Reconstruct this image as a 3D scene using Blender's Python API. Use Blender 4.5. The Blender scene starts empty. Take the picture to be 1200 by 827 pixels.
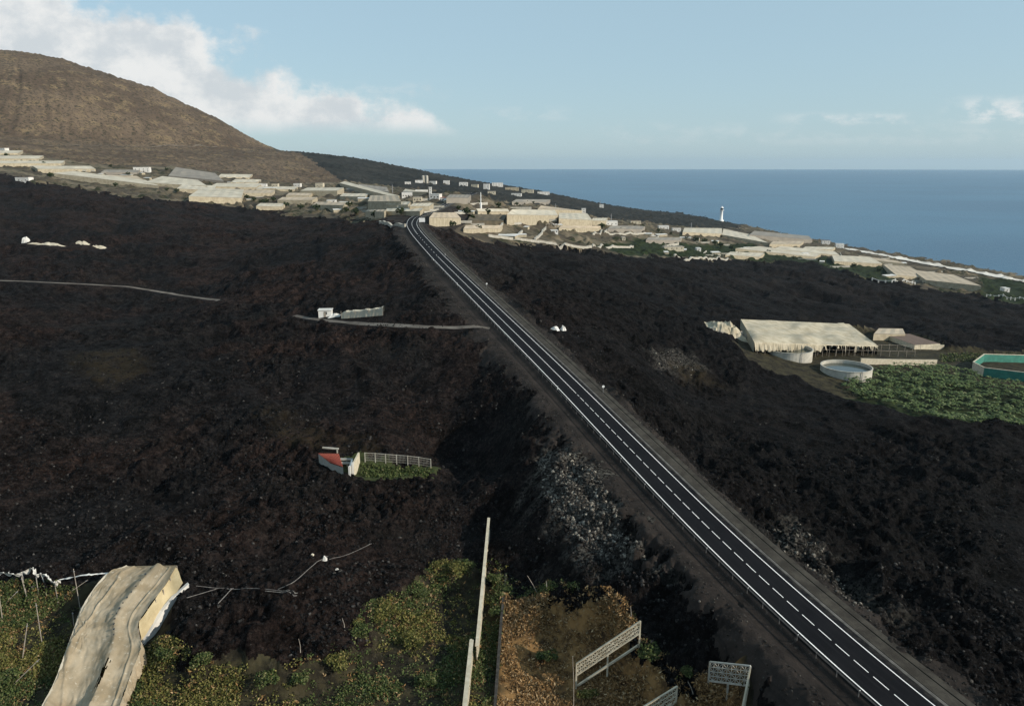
import bpy, math, random
import numpy as np
random.seed(7)
rng = np.random.default_rng(11)
C = bpy.context.scene.collection
D = bpy.data
PI = math.pi

# ------------------------------------------------------------------ camera model
IW, IH, F = 1200.0, 827.0, 857.0
HC = 170.0
PITCH = math.atan((413.5 - 195.0) / F)
CP, SP = math.cos(PITCH), math.sin(PITCH)

def ray(px, py):
    a = (px - 600.0) / F
    b = (py - 413.5) / F
    return np.array([a, CP - b * SP, -SP - b * CP])      # per unit of depth

def at_depth(px, py, zc):
    return np.array([0, 0, HC]) + ray(px, py) * zc

def at_drop(px, py, h):
    d = ray(px, py)
    return np.array([0, 0, HC]) + d * (h / -d[2])

# ------------------------------------------------------------------ noise
def _hash(ix, iy, s):
    h = (ix.astype(np.int64) * 374761393 + iy.astype(np.int64) * 668265263 + s * 1442695041) & 0xFFFFFFFF
    h = ((h ^ (h >> 13)) * 1274126177) & 0xFFFFFFFF
    h = h ^ (h >> 16)
    return (h & 0xFFFFFF).astype(np.float32) / np.float32(0xFFFFFF)

def vnoise(x, y, s=0):
    ix = np.floor(x); iy = np.floor(y)
    fx = (x - ix).astype(np.float32); fy = (y - iy).astype(np.float32)
    ix = ix.astype(np.int64); iy = iy.astype(np.int64)
    u = fx * fx * fx * (fx * (fx * 6 - 15) + 10); v = fy * fy * fy * (fy * (fy * 6 - 15) + 10)
    a = _hash(ix, iy, s); b = _hash(ix + 1, iy, s); c = _hash(ix, iy + 1, s); d = _hash(ix + 1, iy + 1, s)
    return (a * (1 - u) + b * u) * (1 - v) + (c * (1 - u) + d * u) * v

def fbm(x, y, o=4, s=0, gain=.5):
    t = 0; a = 1.0; n = 0
    for k in range(o):
        ca, sa = math.cos(.7 + k), math.sin(.7 + k)
        t = t + a * (vnoise((x * ca - y * sa) * 2 ** k, (x * sa + y * ca) * 2 ** k, s + k * 17) * 2 - 1); n += a; a *= gain
    return t / n

def worley(x, y, s=0):
    ix = np.floor(x).astype(np.int64); iy = np.floor(y).astype(np.int64)
    best = np.full(x.shape, 9.0, np.float32)
    val = np.zeros(x.shape, np.float32)
    for dx in (-1, 0, 1):
        for dy in (-1, 0, 1):
            cx = ix + dx; cy = iy + dy
            ddx = cx + _hash(cx, cy, s) - x; ddy = cy + _hash(cx, cy, s + 5) - y
            d = (ddx * ddx + ddy * ddy).astype(np.float32)
            m = d < best
            best = np.where(m, d, best); val = np.where(m, _hash(cx, cy, s + 9), val)
    return np.sqrt(best), val

def sstep(a, b, x):
    t = np.clip((x - a) / (b - a), 0, 1)
    return t * t * (3 - 2 * t)

# ------------------------------------------------------------------ the road's line and profile
ROAD_PX = [(1290, 1010, 73.2), (1064, 827, 71.8), (943.5, 723, 70.3), (835, 623, 68.0), (745.5, 533, 65.0), (657.6, 443, 60.8),
           (586.5, 373, 55.2), (525.5, 313, 47.8), (512.5, 300, 45.7), (494, 280, 42.4), (486, 270, 40.8), (482.5, 262.5, 39.6), (485.5, 256, 38.6),
           (494, 251.5, 37.9), (504, 248, 37.3), (514, 243.5, 36.4), (527, 237.5, 35.4), (541, 231.5, 34.4), (556, 226, 33.4)]
rp = np.array([at_drop(x, y, h) for x, y, h in ROAD_PX])

def catmull(P, n=14):
    out = []
    Q = np.vstack([2 * P[0] - P[1], P, 2 * P[-1] - P[-2]])
    for i in range(1, len(Q) - 2):
        for t in np.linspace(0, 1, n, endpoint=False):
            p0, p1, p2, p3 = Q[i - 1], Q[i], Q[i + 1], Q[i + 2]
            out.append(.5 * ((2 * p1) + (-p0 + p2) * t + (2 * p0 - 5 * p1 + 4 * p2 - p3) * t * t + (-p0 + 3 * p1 - 3 * p2 + p3) * t ** 3))
    out.append(P[-1])
    return np.array(out)

def resample(P, step):
    seg = np.linalg.norm(np.diff(P[:, :2], axis=0), axis=1)
    s = np.concatenate([[0], np.cumsum(seg)])
    n = int(s[-1] / step)
    q = np.linspace(0, s[-1], n + 1)
    return np.stack([np.interp(q, s, P[:, k]) for k in range(P.shape[1])], 1)

RD = resample(catmull(rp), 4.0)
for _ in range(6):                                        # ease the kinks
    RD[1:-1] = .25 * RD[:-2] + .5 * RD[1:-1] + .25 * RD[2:]
RT = np.gradient(RD[:, :2], axis=0); RT /= np.linalg.norm(RT, axis=1)[:, None]
RN = np.stack([RT[:, 1], -RT[:, 0]], 1)                   # to the right when driving away
RS = np.concatenate([[0], np.cumsum(np.linalg.norm(np.diff(RD[:, :2], axis=0), axis=1))])

def road_sd(x, y):
    """along-distance, signed offset (right positive), road height; far points give |d| = 999"""
    sh = x.shape; x = x.ravel(); y = y.ravel()
    s = np.zeros(x.size); d = np.full(x.size, 999.0); z = np.zeros(x.size)
    near = np.where((x > RD[:, 0].min() - 60) & (x < RD[:, 0].max() + 60) & (y > RD[:, 1].min() - 60) & (y < RD[:, 1].max() + 60))[0]
    A = RD[:-1, :2]; B = RD[1:, :2]; AB = B - A; L2 = (AB ** 2).sum(1)
    for k in range(0, near.size, 20000):
        i = near[k:k + 20000]
        px = x[i][:, None]; py = y[i][:, None]
        dd = (px - A[None, :, 0]) ** 2 + (py - A[None, :, 1]) ** 2
        j = np.clip(np.argmin(dd, 1), 0, len(A) - 1)
        best = np.full(i.size, 1e9)
        for o in (-1, 0):
            jj = np.clip(j + o, 0, len(A) - 1)
            t = np.clip(((x[i] - A[jj, 0]) * AB[jj, 0] + (y[i] - A[jj, 1]) * AB[jj, 1]) / L2[jj], 0, 1)
            qx = A[jj, 0] + AB[jj, 0] * t; qy = A[jj, 1] + AB[jj, 1] * t
            e = np.hypot(x[i] - qx, y[i] - qy)
            sg = np.sign((x[i] - qx) * AB[jj, 1] - (y[i] - qy) * AB[jj, 0]); sg[sg == 0] = 1
            m = e < best
            best = np.where(m, e, best)
            d[i] = np.where(m, e * sg, d[i]); s[i] = np.where(m, RS[jj] + t * np.sqrt(L2[jj]), s[i])
            z[i] = np.where(m, RD[jj, 2] + t * (RD[jj + 1, 2] - RD[jj, 2]), z[i])
    return s.reshape(sh), d.reshape(sh), z.reshape(sh)

# ------------------------------------------------------------------ the land's broad shape
CTRL_H = [  # pixel, pixel, metres below the camera
    (0, 827, 80), (0, 700, 78.5), (140, 740, 79), (300, 790, 80), (400, 720, 79), (560, 810, 80), (572, 640, 78), (650, 710, 79.5), (730, 770, 80), (850, 815, 80),
    (0, 960, 81), (400, 960, 82), (800, 960, 82),
    (100, 610, 76), (300, 610, 76), (450, 610, 76.5), (200, 500, 73), (0, 500, 71.5), (380, 545, 74), (480, 548, 74.5), (560, 510, 72), (450, 450, 67), (300, 430, 66.5),
    (150, 430, 66), (0, 420, 65), (640, 480, 63.9), (690, 600, 68.6), (640, 540, 67.3), (640, 600, 69.2), (750, 680, 72.5), (600, 570, 72), (660, 560, 67.6), (720, 640, 70.6), (780, 700, 72.6), (830, 755, 74.6), (700, 560, 67.3), (690, 655, 72.4), (745, 690, 73.2), (790, 738, 74.8), (640, 650, 73.4), (900, 800, 76.5),
    (500, 386, 58), (410, 368, 60.5), (560, 420, 62), (430, 300, 51), (480, 330, 52),
    (640, 385, 59), (700, 400, 64), (760, 380, 71), (850, 400, 84), (800, 440, 83), (850, 500, 87), (950, 500, 94), (1100, 520, 98), (1200, 560, 100), (800, 520, 74),
    (900, 600, 73), (1000, 640, 78), (1000, 560, 86), (1150, 620, 90), (1100, 700, 77), (1200, 750, 80), (1200, 880, 77), (1250, 960, 77),
    (930, 400, 97), (1030, 420, 99), (1100, 470, 101), (1190, 430, 105), (1190, 490, 104), (1300, 460, 108),
    (560, 282, 56), (640, 290, 67), (720, 300, 78), (800, 306, 92), (960, 312, 123), (1080, 339, 134), (1200, 359, 139),
    (620, 320, 63), (700, 330, 77), (800, 340, 92), (900, 345, 106), (1000, 352, 114), (1100, 380, 118), (1200, 400, 121), (1320, 420, 124),
    (560, 263, 50), (640, 276, 68), (700, 284, 83), (800, 290, 108), (900, 308, 125), (1000, 318, 139), (1100, 328, 153), (1180, 342, 150), (900, 290, 134), (1000, 302, 150),
    (845, 260, 166), (900, 272.5, 164), (950, 281, 163.5), (1000, 292, 163.5), (1060, 302, 163.5), (1130, 314, 163.5), (1200, 328, 163.5), (1330, 356, 163),
    (1330, 340, 190), (1200, 315, 190), (1130, 303, 190), (1060, 293, 190), (1000, 283, 190), (950, 272, 190), (900, 263, 190), (870, 256, 190), (1200, 290, 200), (1000, 265, 200),
]
CTRL_Z = [  # pixel, pixel, depth
    (0, 330, 420), (200, 346, 415), (300, 341, 400), (0, 270, 600), (0, 235, 750), (0, 206, 950), (150, 236, 800), (150, 285, 560), (300, 256, 780), (300, 290, 520), (430, 259, 650),
    (-250, 330, 420), (-250, 235, 700), (-250, 185, 950), (-200, 500, 190),
    (100, 212, 1080), (200, 227, 1000), (300, 236, 960), (400, 232, 1000), (50, 190, 1220), (0, 180, 1250), (120, 196, 1260), (220, 203, 1270),
    (400, 214, 1600), (300, 208, 1400), (460, 217, 1650), (470, 236, 1000), (430, 245, 820), (540, 232, 1050), (600, 248, 1000), (560, 224, 1500), (640, 242, 1350), (640, 256, 960), (700, 262, 1020), (760, 268, 1150),
    (350, 184, 2600), (420, 191, 2600), (490, 202, 2500), (560, 213, 2300), (620, 222, 2150), (650, 229, 2050), (700, 244, 1900), (760, 255, 1850), (800, 259, 1900), (830, 263, 1900), (780, 262, 1600), (740, 252, 1860), (850, 262, 2050),
    (590, 226, 1800), (520, 216, 1900), (690, 253, 1500),
]
pts = [at_drop(*c) for c in CTRL_H] + [at_depth(*c) for c in CTRL_Z]
for px in (450, 550, 650, 750, 850): # the land falls into the sea behind the headland
    p = at_depth(px, 230, 3300); pts.append(np.array([p[0], p[1], -25.0 if px > 500 else 60]))
for az, r, z in ((48, 500, -20), (60, 500, -30), (52, 900, -40), (60, 1500, -60), (48, 250, 55), (60, 250, 30), (55, 120, 85), (20, 3500, -60), (35, 3500, -60), (50, 3500, -80),
                 (-55, 120, 92), (-60, 400, 130), (-60, 900, 190), (-55, 1500, 260), (-45, 3500, 320), (-25, 3600, 150)):
    a = math.radians(az); pts.append(np.array([r * math.sin(a), r * math.cos(a), z]))
for i in range(0, len(RD), 8):
    pts.append(RD[i] - [0, 0, .2])
pts = np.array(pts)

def warp(x, y):
    r = np.hypot(x, y) + 1e-6
    return np.stack([np.arctan2(x, y) * 1.6, np.log(r)], -1)

def tps_k(d2):
    return np.where(d2 > 1e-12, .5 * d2 * np.log(np.maximum(d2, 1e-12)), 0)

W0 = warp(pts[:, 0], pts[:, 1])
n = len(W0)
K = tps_k(((W0[:, None] - W0[None]) ** 2).sum(-1)) + np.eye(n) * 2e-4
Pm = np.hstack([np.ones((n, 1)), W0])
M = np.zeros((n + 3, n + 3)); M[:n, :n] = K; M[:n, n:] = Pm; M[n:, :n] = Pm.T
SOL = np.linalg.solve(M, np.concatenate([pts[:, 2], [0, 0, 0]]))

CONE = at_depth(10, 120, 2200)[:2]
CR = [0, 75, 176, 269, 393, 490, 584, 682, 788, 891, 1000, 1130, 1400, 2000]
CZ = [495, 493, 481, 450, 413, 366, 318, 263, 205, 159, 118, 62, -50, -300]

def base_z(x, y):
    sh = x.shape; x = x.ravel().astype(float); y = y.ravel().astype(float)
    out = np.empty(x.size)
    for k in range(0, x.size, 40000):
        w = warp(x[k:k + 40000], y[k:k + 40000])
        d2 = (w[:, None, 0] - W0[None, :, 0]) ** 2 + (w[:, None, 1] - W0[None, :, 1]) ** 2
        out[k:k + 40000] = tps_k(d2) @ SOL[:n] + SOL[n] + w @ SOL[n + 1:]
    return out.reshape(sh)

def cone_z(x, y):
    dx = x - CONE[0]; dy = y - CONE[1]
    r = np.hypot(dx, dy); a = np.arctan2(dy, dx)
    gul = fbm(np.cos(a) * 5 + r / 500, np.sin(a) * 5 + r / 900, 3, 71)
    z = np.interp(r, CR, CZ)
    # round the interpolation's corners a little
    z = (z + np.interp(r * .97, CR, CZ) + np.interp(r * 1.03, CR, CZ)) / 3
    return z + (gul * 9 + (np.abs(fbm(np.cos(a) * 16 + r / 300, np.sin(a) * 16 + r / 300, 3, 73)) * 12 - 4)) * sstep(60, 400, r)

def smax(a, b, k):
    h = np.clip(.5 + .5 * (a - b) / k, 0, 1)
    return b + (a - b) * h + k * h * (1 - h)

def in_poly(x, y, P):
    c = np.zeros(x.shape, bool)
    j = len(P) - 1
    for i in range(len(P)):
        xi, yi = P[i]; xj, yj = P[j]
        if yi != yj:
            c ^= ((yi > y) != (yj > y)) & (x < (xj - xi) * (y - yi) / (yj - yi) + xi)
        j = i
    return c

def poly_sd(x, y, P):
    """signed distance, positive inside"""
    d = np.full(x.shape, 1e9)
    j = len(P) - 1
    for i in range(len(P)):
        ax, ay = P[j]; bx, by = P[i]
        ux, uy = bx - ax, by - ay
        t = np.clip(((x - ax) * ux + (y - ay) * uy) / (ux * ux + uy * uy + 1e-9), 0, 1)
        d = np.minimum(d, np.hypot(x - ax - ux * t, y - ay - uy * t)); j = i
    return np.where(in_poly(x, y, P), d, -d)

TT = np.concatenate([np.geomspace(30, 300, 900), np.geomspace(300, 6000, 1500)[1:]])
def march(px, py, fz, off=0.0):
    d = ray(px, py)
    q = np.array([0, 0, HC])[:, None] + d[:, None] * TT[None]
    g = q[2] - (fz(q[0], q[1]) + off)
    k = np.where(g < 0)[0]
    if not len(k) or k[0] == 0:
        k = [int(np.argmin(np.abs(g)))]; return q[:, k[0]]
    k = k[0]; t = g[k - 1] / (g[k - 1] - g[k])
    return q[:, k - 1] + (q[:, k] - q[:, k - 1]) * t

def wpoly(L):
    return np.array([march(px, py, base_z)[:2] for px, py in L])

FIELD = wpoly([(900, 1000), (893, 827), (880, 785), (838, 776), (795, 768), (755, 738), (735, 698), (690, 680), (640, 676), (596, 668), (578, 640), (556, 652), (500, 655), (470, 690), (430, 700), (405, 745),
               (330, 775), (235, 765), (200, 742), (222, 690), (205, 667), (150, 664), (100, 676), (0, 676), (-200, 672), (-300, 1000)])
FARM = wpoly([(852, 392), (866, 379), (905, 376), (1060, 387), (1110, 405), (1200, 411), (1330, 416), (1330, 505), (1200, 499), (1120, 492), (1060, 482), (1010, 470), (975, 459), (940, 444), (893, 432), (868, 418)])
YARD = wpoly([(376, 532), (430, 530), (508, 539), (516, 550), (450, 561), (404, 560), (384, 550)])
LAVA = wpoly([(-260, 196), (0, 204), (40, 213), (95, 221), (150, 231), (215, 238), (280, 243), (330, 250), (400, 256), (450, 258), (472, 264), (500, 268), (520, 270), (560, 281), (620, 287), (680, 291), (740, 302),
              (860, 304), (950, 309), (1000, 322), (1080, 338), (1150, 346), (1200, 358), (1330, 385), (1400, 420), (1400, 1000), (300, 1200), (-300, 1000)])
PITS = [(march(px, py, base_z)[:2], r_, d_) for px, py, r_, d_ in ((722, 432, 9, 6.5), (748, 450, 8, 5), (840, 500, 10, 7), (880, 515, 8, 4.5), (548, 345, 9, 5), (590, 588, 8, 5), (620, 636, 7, 6), (520, 503, 9, 6), (556, 525, 9, 6), (215, 385, 8, 5), (150, 300, 16, 6), (210, 270, 18, 7), (130, 268, 16, 6), (300, 278, 16, 6), (330, 455, 7, 4), (250, 395, 9, 5), (80, 480, 8, 4), (395, 468, 8, 4), (960, 590, 9, 5), (1060, 600, 12, 6), (1130, 690, 9, 5), (1000, 690, 7, 3.5), (690, 345, 14, 6), (820, 350, 18, 7), (1050, 380, 16, 6), (960, 345, 20, 7))]

def lava_mask(x, y):
    wob = fbm(x / 14, y / 14, 3, 3) * (2.5 + np.hypot(x, y) * .004) + fbm(x / 2.6, y / 2.6, 3, 4) * 2.2
    m = sstep(-2, 2.5, poly_sd(x, y, LAVA) + wob * 3)
    for H in (FIELD, FARM, YARD):
        m = m * sstep(-4.5, .5, -poly_sd(x, y, H) + wob)
    return m

def ground_z(x, y, parts=False):
    x = np.asarray(x, float); y = np.asarray(y, float)
    b = base_z(x, y)
    for H, dep in ((FIELD, 4.4), (FARM, 3.2), (YARD, 2.6)):
        b = b - dep * sstep(-1.0, 6.5, poly_sd(x, y, H) + fbm(x / 9, y / 9, 2, 5) * 1.5)
    for c, r, dep in PITS:
        b = b - dep * np.exp(-((x - c[0]) ** 2 + (y - c[1]) ** 2) / r ** 2)
    cz = cone_z(x, y)
    z = smax(b, cz, 14)
    s, d, rz = road_sd(x, y)
    left = sstep(19, 9.5, np.abs(d)); right = sstep(17, 9.2, np.abs(d))
    w = np.where(d < 0, left, right)
    bed = rz - .22 - .5 * sstep(4.6, 6.5, -d) - .25 * sstep(-6.5, -9, d) * 0
    z2 = z + (bed - z) * w
    return (z2, w, s, d, rz, cz - b) if parts else z2

def G(px, py, off=0.0):
    return march(px, py, ground_z, off)

def gz(x, y):
    return float(ground_z(np.array([x]), np.array([y]))[0])

# ------------------------------------------------------------------ objects and tags
def tag(o, label=None, cat=None, group=None, kind=None):
    if label: o['label'] = label
    if cat: o['category'] = cat
    if group: o['group'] = group
    if cat and not kind: o['kind'] = 'thing'
    if kind: o['kind'] = kind
    return o

def thing(name, label, cat, loc=(0, 0, 0), rotz=0, group=None):
    o = D.objects.new(name, None); C.objects.link(o)
    o.location = [float(v) for v in loc]; o.rotation_euler = (0, 0, rotz); o.empty_display_size = .5
    return tag(o, label, cat, group)

def mesh_obj(name, V, Fc, mat, parent=None, smooth=False, kind=None, loc=None):
    me = D.meshes.new(name)
    V = np.asarray(V, np.float32)
    if isinstance(Fc, np.ndarray):
        nf, k = Fc.shape
        me.vertices.add(len(V)); me.vertices.foreach_set('co', V.ravel())
        me.loops.add(nf * k); me.loops.foreach_set('vertex_index', Fc.astype(np.int32).ravel())
        me.polygons.add(nf); me.polygons.foreach_set('loop_start', np.arange(0, nf * k, k, dtype=np.int32))
        me.update(calc_edges=True)
    else:
        me.from_pydata(V.tolist(), [], Fc)
    me.polygons.foreach_set('use_smooth', np.full(len(me.polygons), smooth))
    me.materials.append(mat)
    o = D.objects.new(name, me); C.objects.link(o)
    if parent: o.parent = parent
    if kind: o['kind'] = kind
    if loc is not None: o.location = [float(v) for v in loc]
    return o

class MB:
    def __init__(s): s.v = []; s.f = []
    def add(s, V, Fs):
        k = len(s.v); s.v += [tuple(map(float, p)) for p in V]; s.f += [tuple(i + k for i in f) for f in Fs]; return s
    def box(s, c, size, rz=0.0):
        cx, cy, cz = c; a, b, h = [q / 2 for q in size]; ca, sa = math.cos(rz), math.sin(rz)
        V = [(cx + x * ca - y * sa, cy + x * sa + y * ca, cz + z) for z in (-h, h) for x, y in ((-a, -b), (a, -b), (a, b), (-a, b))]
        return s.add(V, [(3, 2, 1, 0), (4, 5, 6, 7), (0, 1, 5, 4), (1, 2, 6, 5), (2, 3, 7, 6), (3, 0, 4, 7)])
    def hexa(s, lo, hi):
        return s.add(list(lo) + list(hi), [(3, 2, 1, 0), (4, 5, 6, 7), (0, 1, 5, 4), (1, 2, 6, 5), (2, 3, 7, 6), (3, 0, 4, 7)])
    def bar(s, p, q, w, h=None):
        p = np.array(p, float); q = np.array(q, float); h = h or w
        t = q - p; L = np.linalg.norm(t)
        if L < 1e-6: return s
        t /= L
        u = np.cross(t, [0, 0, 1.0])
        if np.linalg.norm(u) < 1e-3: u = np.array([1.0, 0, 0])
        u /= np.linalg.norm(u); v = np.cross(u, t)
        V = [e + u * a * w / 2 + v * b * h / 2 for e in (p, q) for a, b in ((-1, -1), (1, -1), (1, 1), (-1, 1))]
        return s.add(V, [(3, 2, 1, 0), (4, 5, 6, 7), (0, 1, 5, 4), (1, 2, 6, 5), (2, 3, 7, 6), (3, 0, 4, 7)])
    def tube(s, P, r, k=6, r1=None):
        P = [np.array(p, float) for p in P]; base = len(s.v); m = len(P)
        for i, p in enumerate(P):
            t = P[min(i + 1, m - 1)] - P[max(i - 1, 0)]; t /= np.linalg.norm(t) + 1e-9
            u = np.cross(t, [.13, .2, 1.0]); u /= np.linalg.norm(u) + 1e-9; v = np.cross(t, u)
            rr = r if r1 is None else r + (r1 - r) * i / (m - 1)
            for j in range(k):
                a = 2 * PI * j / k; s.v.append(tuple(p + (u * math.cos(a) + v * math.sin(a)) * rr))
        for i in range(m - 1):
            for j in range(k):
                a = base + i * k + j; b = base + i * k + (j + 1) % k
                s.f.append((a, b, b + k, a + k))
        s.f.append(tuple(base + j for j in range(k))[::-1]); s.f.append(tuple(base + (m - 1) * k + j for j in range(k)))
        return s
    def lathe(s, prof, c=(0, 0, 0), k=20):
        base = len(s.v)
        for r, z in prof:
            for j in range(k):
                a = 2 * PI * j / k; s.v.append((c[0] + r * math.cos(a), c[1] + r * math.sin(a), c[2] + z))
        for i in range(len(prof) - 1):
            for j in range(k):
                a = base + i * k + j; b = base + i * k + (j + 1) % k
                s.f.append((a, b, b + k, a + k))
        return s
    def build(s, name, mat, parent=None, smooth=False, kind=None):
        return mesh_obj(name, s.v, s.f, mat, parent, smooth, kind)

# ------------------------------------------------------------------ materials
def new_mat(name):
    m = D.materials.new(name); m.use_nodes = True
    nt = m.node_tree; return m, nt, nt.nodes['Principled BSDF']

def N(nt, t, **kw):
    nd = nt.nodes.new(t)
    for k, v in kw.items():
        if k in nd.inputs.keys(): nd.inputs[k].default_value = v
        else: setattr(nd, k, v)
    return nd

def mixc(nt, fac, a, b, mode='MIX'):
    m = N(nt, 'ShaderNodeMix', data_type='RGBA', blend_type=mode)
    for sock, v in ((m.inputs[0], fac), (m.inputs[6], a), (m.inputs[7], b)):
        if hasattr(v, 'is_linked') or hasattr(v, 'links'): nt.links.new(v, sock)
        elif isinstance(v, (int, float)): sock.default_value = v
        else: sock.default_value = (*v[:3], 1)
    return m.outputs[2]

def noise(nt, vec, scale, detail=4, rough=.6, lo=None, hi=None, dist=0.0):
    t = N(nt, 'ShaderNodeTexNoise', Scale=scale, Detail=detail, Roughness=rough, Distortion=dist)
    nt.links.new(vec, t.inputs['Vector'])
    if lo is None: return t.outputs[0]
    return rng_(nt, t.outputs[0], lo, hi)

def rng_(nt, v, lo, hi, a=0, b=1):
    m = N(nt, 'ShaderNodeMapRange', interpolation_type='SMOOTHSTEP')
    nt.links.new(v, m.inputs[0])
    for i, q in enumerate((lo, hi, a, b)): m.inputs[i + 1].default_value = q
    return m.outputs[0]

def math_(nt, op, a, b=None):
    m = N(nt, 'ShaderNodeMath', operation=op)
    for i, v in enumerate((a, b)):
        if v is None: continue
        if isinstance(v, (int, float)): m.inputs[i].default_value = v
        else: nt.links.new(v, m.inputs[i])
    return m.outputs[0]

def attr(nt, name):
    return N(nt, 'ShaderNodeAttribute', attribute_name=name).outputs['Fac']

def pos(nt):
    return N(nt, 'ShaderNodeNewGeometry').outputs['Position']

def add_bump(nt, b, h, strength, dist):
    bp = N(nt, 'ShaderNodeBump', Strength=strength, Distance=dist)
    nt.links.new(h, bp.inputs['Height']); nt.links.new(bp.outputs[0], b.inputs['Normal'])

def simple(name, col, col2=None, scale=1.0, rough=.85, bump=0.0, bscale=None, spec=.25, detail=5):
    m, nt, b = new_mat(name)
    p = pos(nt)
    b.inputs['Roughness'].default_value = rough; b.inputs['Specular IOR Level'].default_value = spec
    col2 = col2 or [c * .75 for c in col]
    nt.links.new(mixc(nt, noise(nt, p, scale, detail, .65, .35, .65), col2, col), b.inputs['Base Color'])
    if bump:
        add_bump(nt, b, noise(nt, p, bscale or scale * 3, 4), bump, .1)
    return m

M = {}
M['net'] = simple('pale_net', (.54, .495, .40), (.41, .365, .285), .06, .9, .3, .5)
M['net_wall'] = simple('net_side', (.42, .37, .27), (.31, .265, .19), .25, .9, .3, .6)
M['net_grey'] = simple('grey_net', (.21, .19, .165), (.27, .245, .205), .05, .9, .2, .5)
M['net_peach'] = simple('peach_net', (.46, .385, .29), (.36, .295, .215), .05, .9, .2, .5)
M['net_tan'] = simple('tan_net', (.47, .42, .32), (.34, .295, .21), .22, .9, .5, 1.5)
M['net_brown'] = simple('brown_net', (.11, .09, .06), (.07, .06, .042), .08, .9, .3, .5)
M['plaster'] = simple('white_plaster', (.7, .69, .66), (.58, .56, .52), .2, .8)
M['block'] = simple('concrete_block', (.45, .43, .38), (.33, .31, .26), .5, .9, .3, 4)
M['block_cream'] = simple('cream_block', (.56, .51, .40), (.44, .39, .29), .8, .9, .4, 5)
M['concrete'] = simple('concrete', (.34, .33, .30), (.26, .25, .22), .6, .9, .3, 3)
M['darkstone'] = simple('dark_stone', (.06, .055, .05), (.03, .028, .025), 1.2, .95, .6, 3)
M['wood'] = simple('weathered_wood', (.34, .30, .25), (.22, .19, .16), 2, .85)
M['steel'] = simple('galvanised_steel', (.30, .31, .32), (.22, .22, .23), 3, .5, 0, None, .5)
M['rust_steel'] = simple('dull_steel', (.13, .125, .12), (.09, .085, .08), 2, .6)
M['white_paint'] = simple('white_paint', (.8, .8, .78), (.72, .72, .7), 1, .6)
M['roof_tile'] = simple('red_roof_tiles', (.36, .085, .055), (.26, .07, .045), 1.5, .8, .5, 4)
M['roof_brown'] = simple('brown_roof', (.16, .11, .085), (.12, .085, .065), .5, .85)
M['glass_dark'] = simple('dark_window', (.03, .035, .04), (.02, .022, .025), 1, .15, 0, None, .5)
M['water_tank'] = simple('still_dark_water', (.045, .055, .045), (.035, .045, .035), .4, .12, 0, None, .5)
M['green_net'] = simple('teal_net', (.045, .20, .155), (.035, .15, .115), .3, .8, .3, 1)
M['car_paint'] = simple('white_car_paint', (.7, .7, .7), (.68, .68, .68), 1, .25, 0, None, .6)
M['rubber'] = simple('black_rubber', (.02, .02, .02), (.015, .015, .015), 1, .8)
M['bark'] = simple('bark', (.09, .07, .05), (.06, .045, .035), 3, .9)
M['pipe'] = simple('grey_pipe', (.20, .19, .175), (.11, .10, .095), 2, .8)
M['ridge_roof'] = simple('flat_roof', (.40, .36, .30), (.32, .28, .23), .3, .9)

# ------------------------------------------------------------------ ground sheet
def axis_az():
    a = np.radians(40.5)
    mid = np.arange(-a, a, .00205)
    out = np.radians(np.linspace(40.5, 64, 70))
    return np.concatenate([-out[::-1], mid[1:], out])

def axis_r():
    r = [10.0]
    while r[-1] < 4300:
        q = r[-1]
        if q < 62: st = .03
        elif q < 210: st = .0026
        elif q < 520: st = .0026 + (q - 210) / 310 * .0022
        elif q < 1500: st = .0048 + (q - 520) / 980 * .004
        else: st = .0088
        r.append(q * (1 + st))
    return np.array(r)

AZ = axis_az(); RR = axis_r()
AA, RG = np.meshgrid(AZ, RR)
GX = RG * np.sin(AA); GY = RG * np.cos(AA)
GZ, RW, RSg, RDg, RZg, CD = ground_z(GX, GY, True)
LM = lava_mask(GX, GY)
offroad = sstep(8.8, 15, np.abs(RDg))
offl = np.where(RDg < 0, sstep(10.5 , 17, -RDg + fbm(GX / 9, GY / 9, 3, 31) * 5 + fbm(GX / 1.9, GY / 1.9, 3, 32) * 4), sstep(8.8, 13.5, RDg + fbm(GX / 8, GY / 8, 3, 33) * 3))
LM = LM * offl
TRACKS = [[(345, 370), (360, 373), (400, 377.5), (430, 380), (470, 382), (500, 383.5), (540, 384), (574, 384)],
          [(-80, 327), (0, 329), (50, 331), (105, 333.5), (150, 336), (175, 340), (200, 344), (225, 348), (257, 352)]]
TRW = [np.array([march(*q, ground_z)[:2] for q in L_]) for L_ in TRACKS]
def line_d(x, y, P):
    d = np.full(x.shape, 1e9)
    for (ax, ay), (bx, by) in zip(P[:-1], P[1:]):
        ux, uy = bx - ax, by - ay; t = np.clip(((x - ax) * ux + (y - ay) * uy) / (ux * ux + uy * uy), 0, 1)
        d = np.minimum(d, np.hypot(x - ax - ux * t, y - ay - uy * t))
    return d
FLAT = np.ones_like(LM)
for P_, w_ in zip(TRW, (4, 5)): FLAT = FLAT * sstep(w_ * .45, w_ * 1.6, line_d(GX, GY, P_))
for px, py, r_ in ((384, 372, 7), (397, 372, 8), (412, 373, 9), (425, 373, 9), (440, 373, 9), (452, 372, 8), (655, 388, 5), (30, 286, 9), (45, 288, 8), (60, 289, 8), (75, 290, 8), (97, 288, 8), (117, 293, 8), (395, 540, 6)):
    c_ = march(px, py, ground_z); FLAT = FLAT * sstep(r_ * .5, r_ * 1.5, np.hypot(GX - c_[0], GY - c_[1]))
CM = sstep(0, 25, CD)                                    # cone mask

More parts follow.
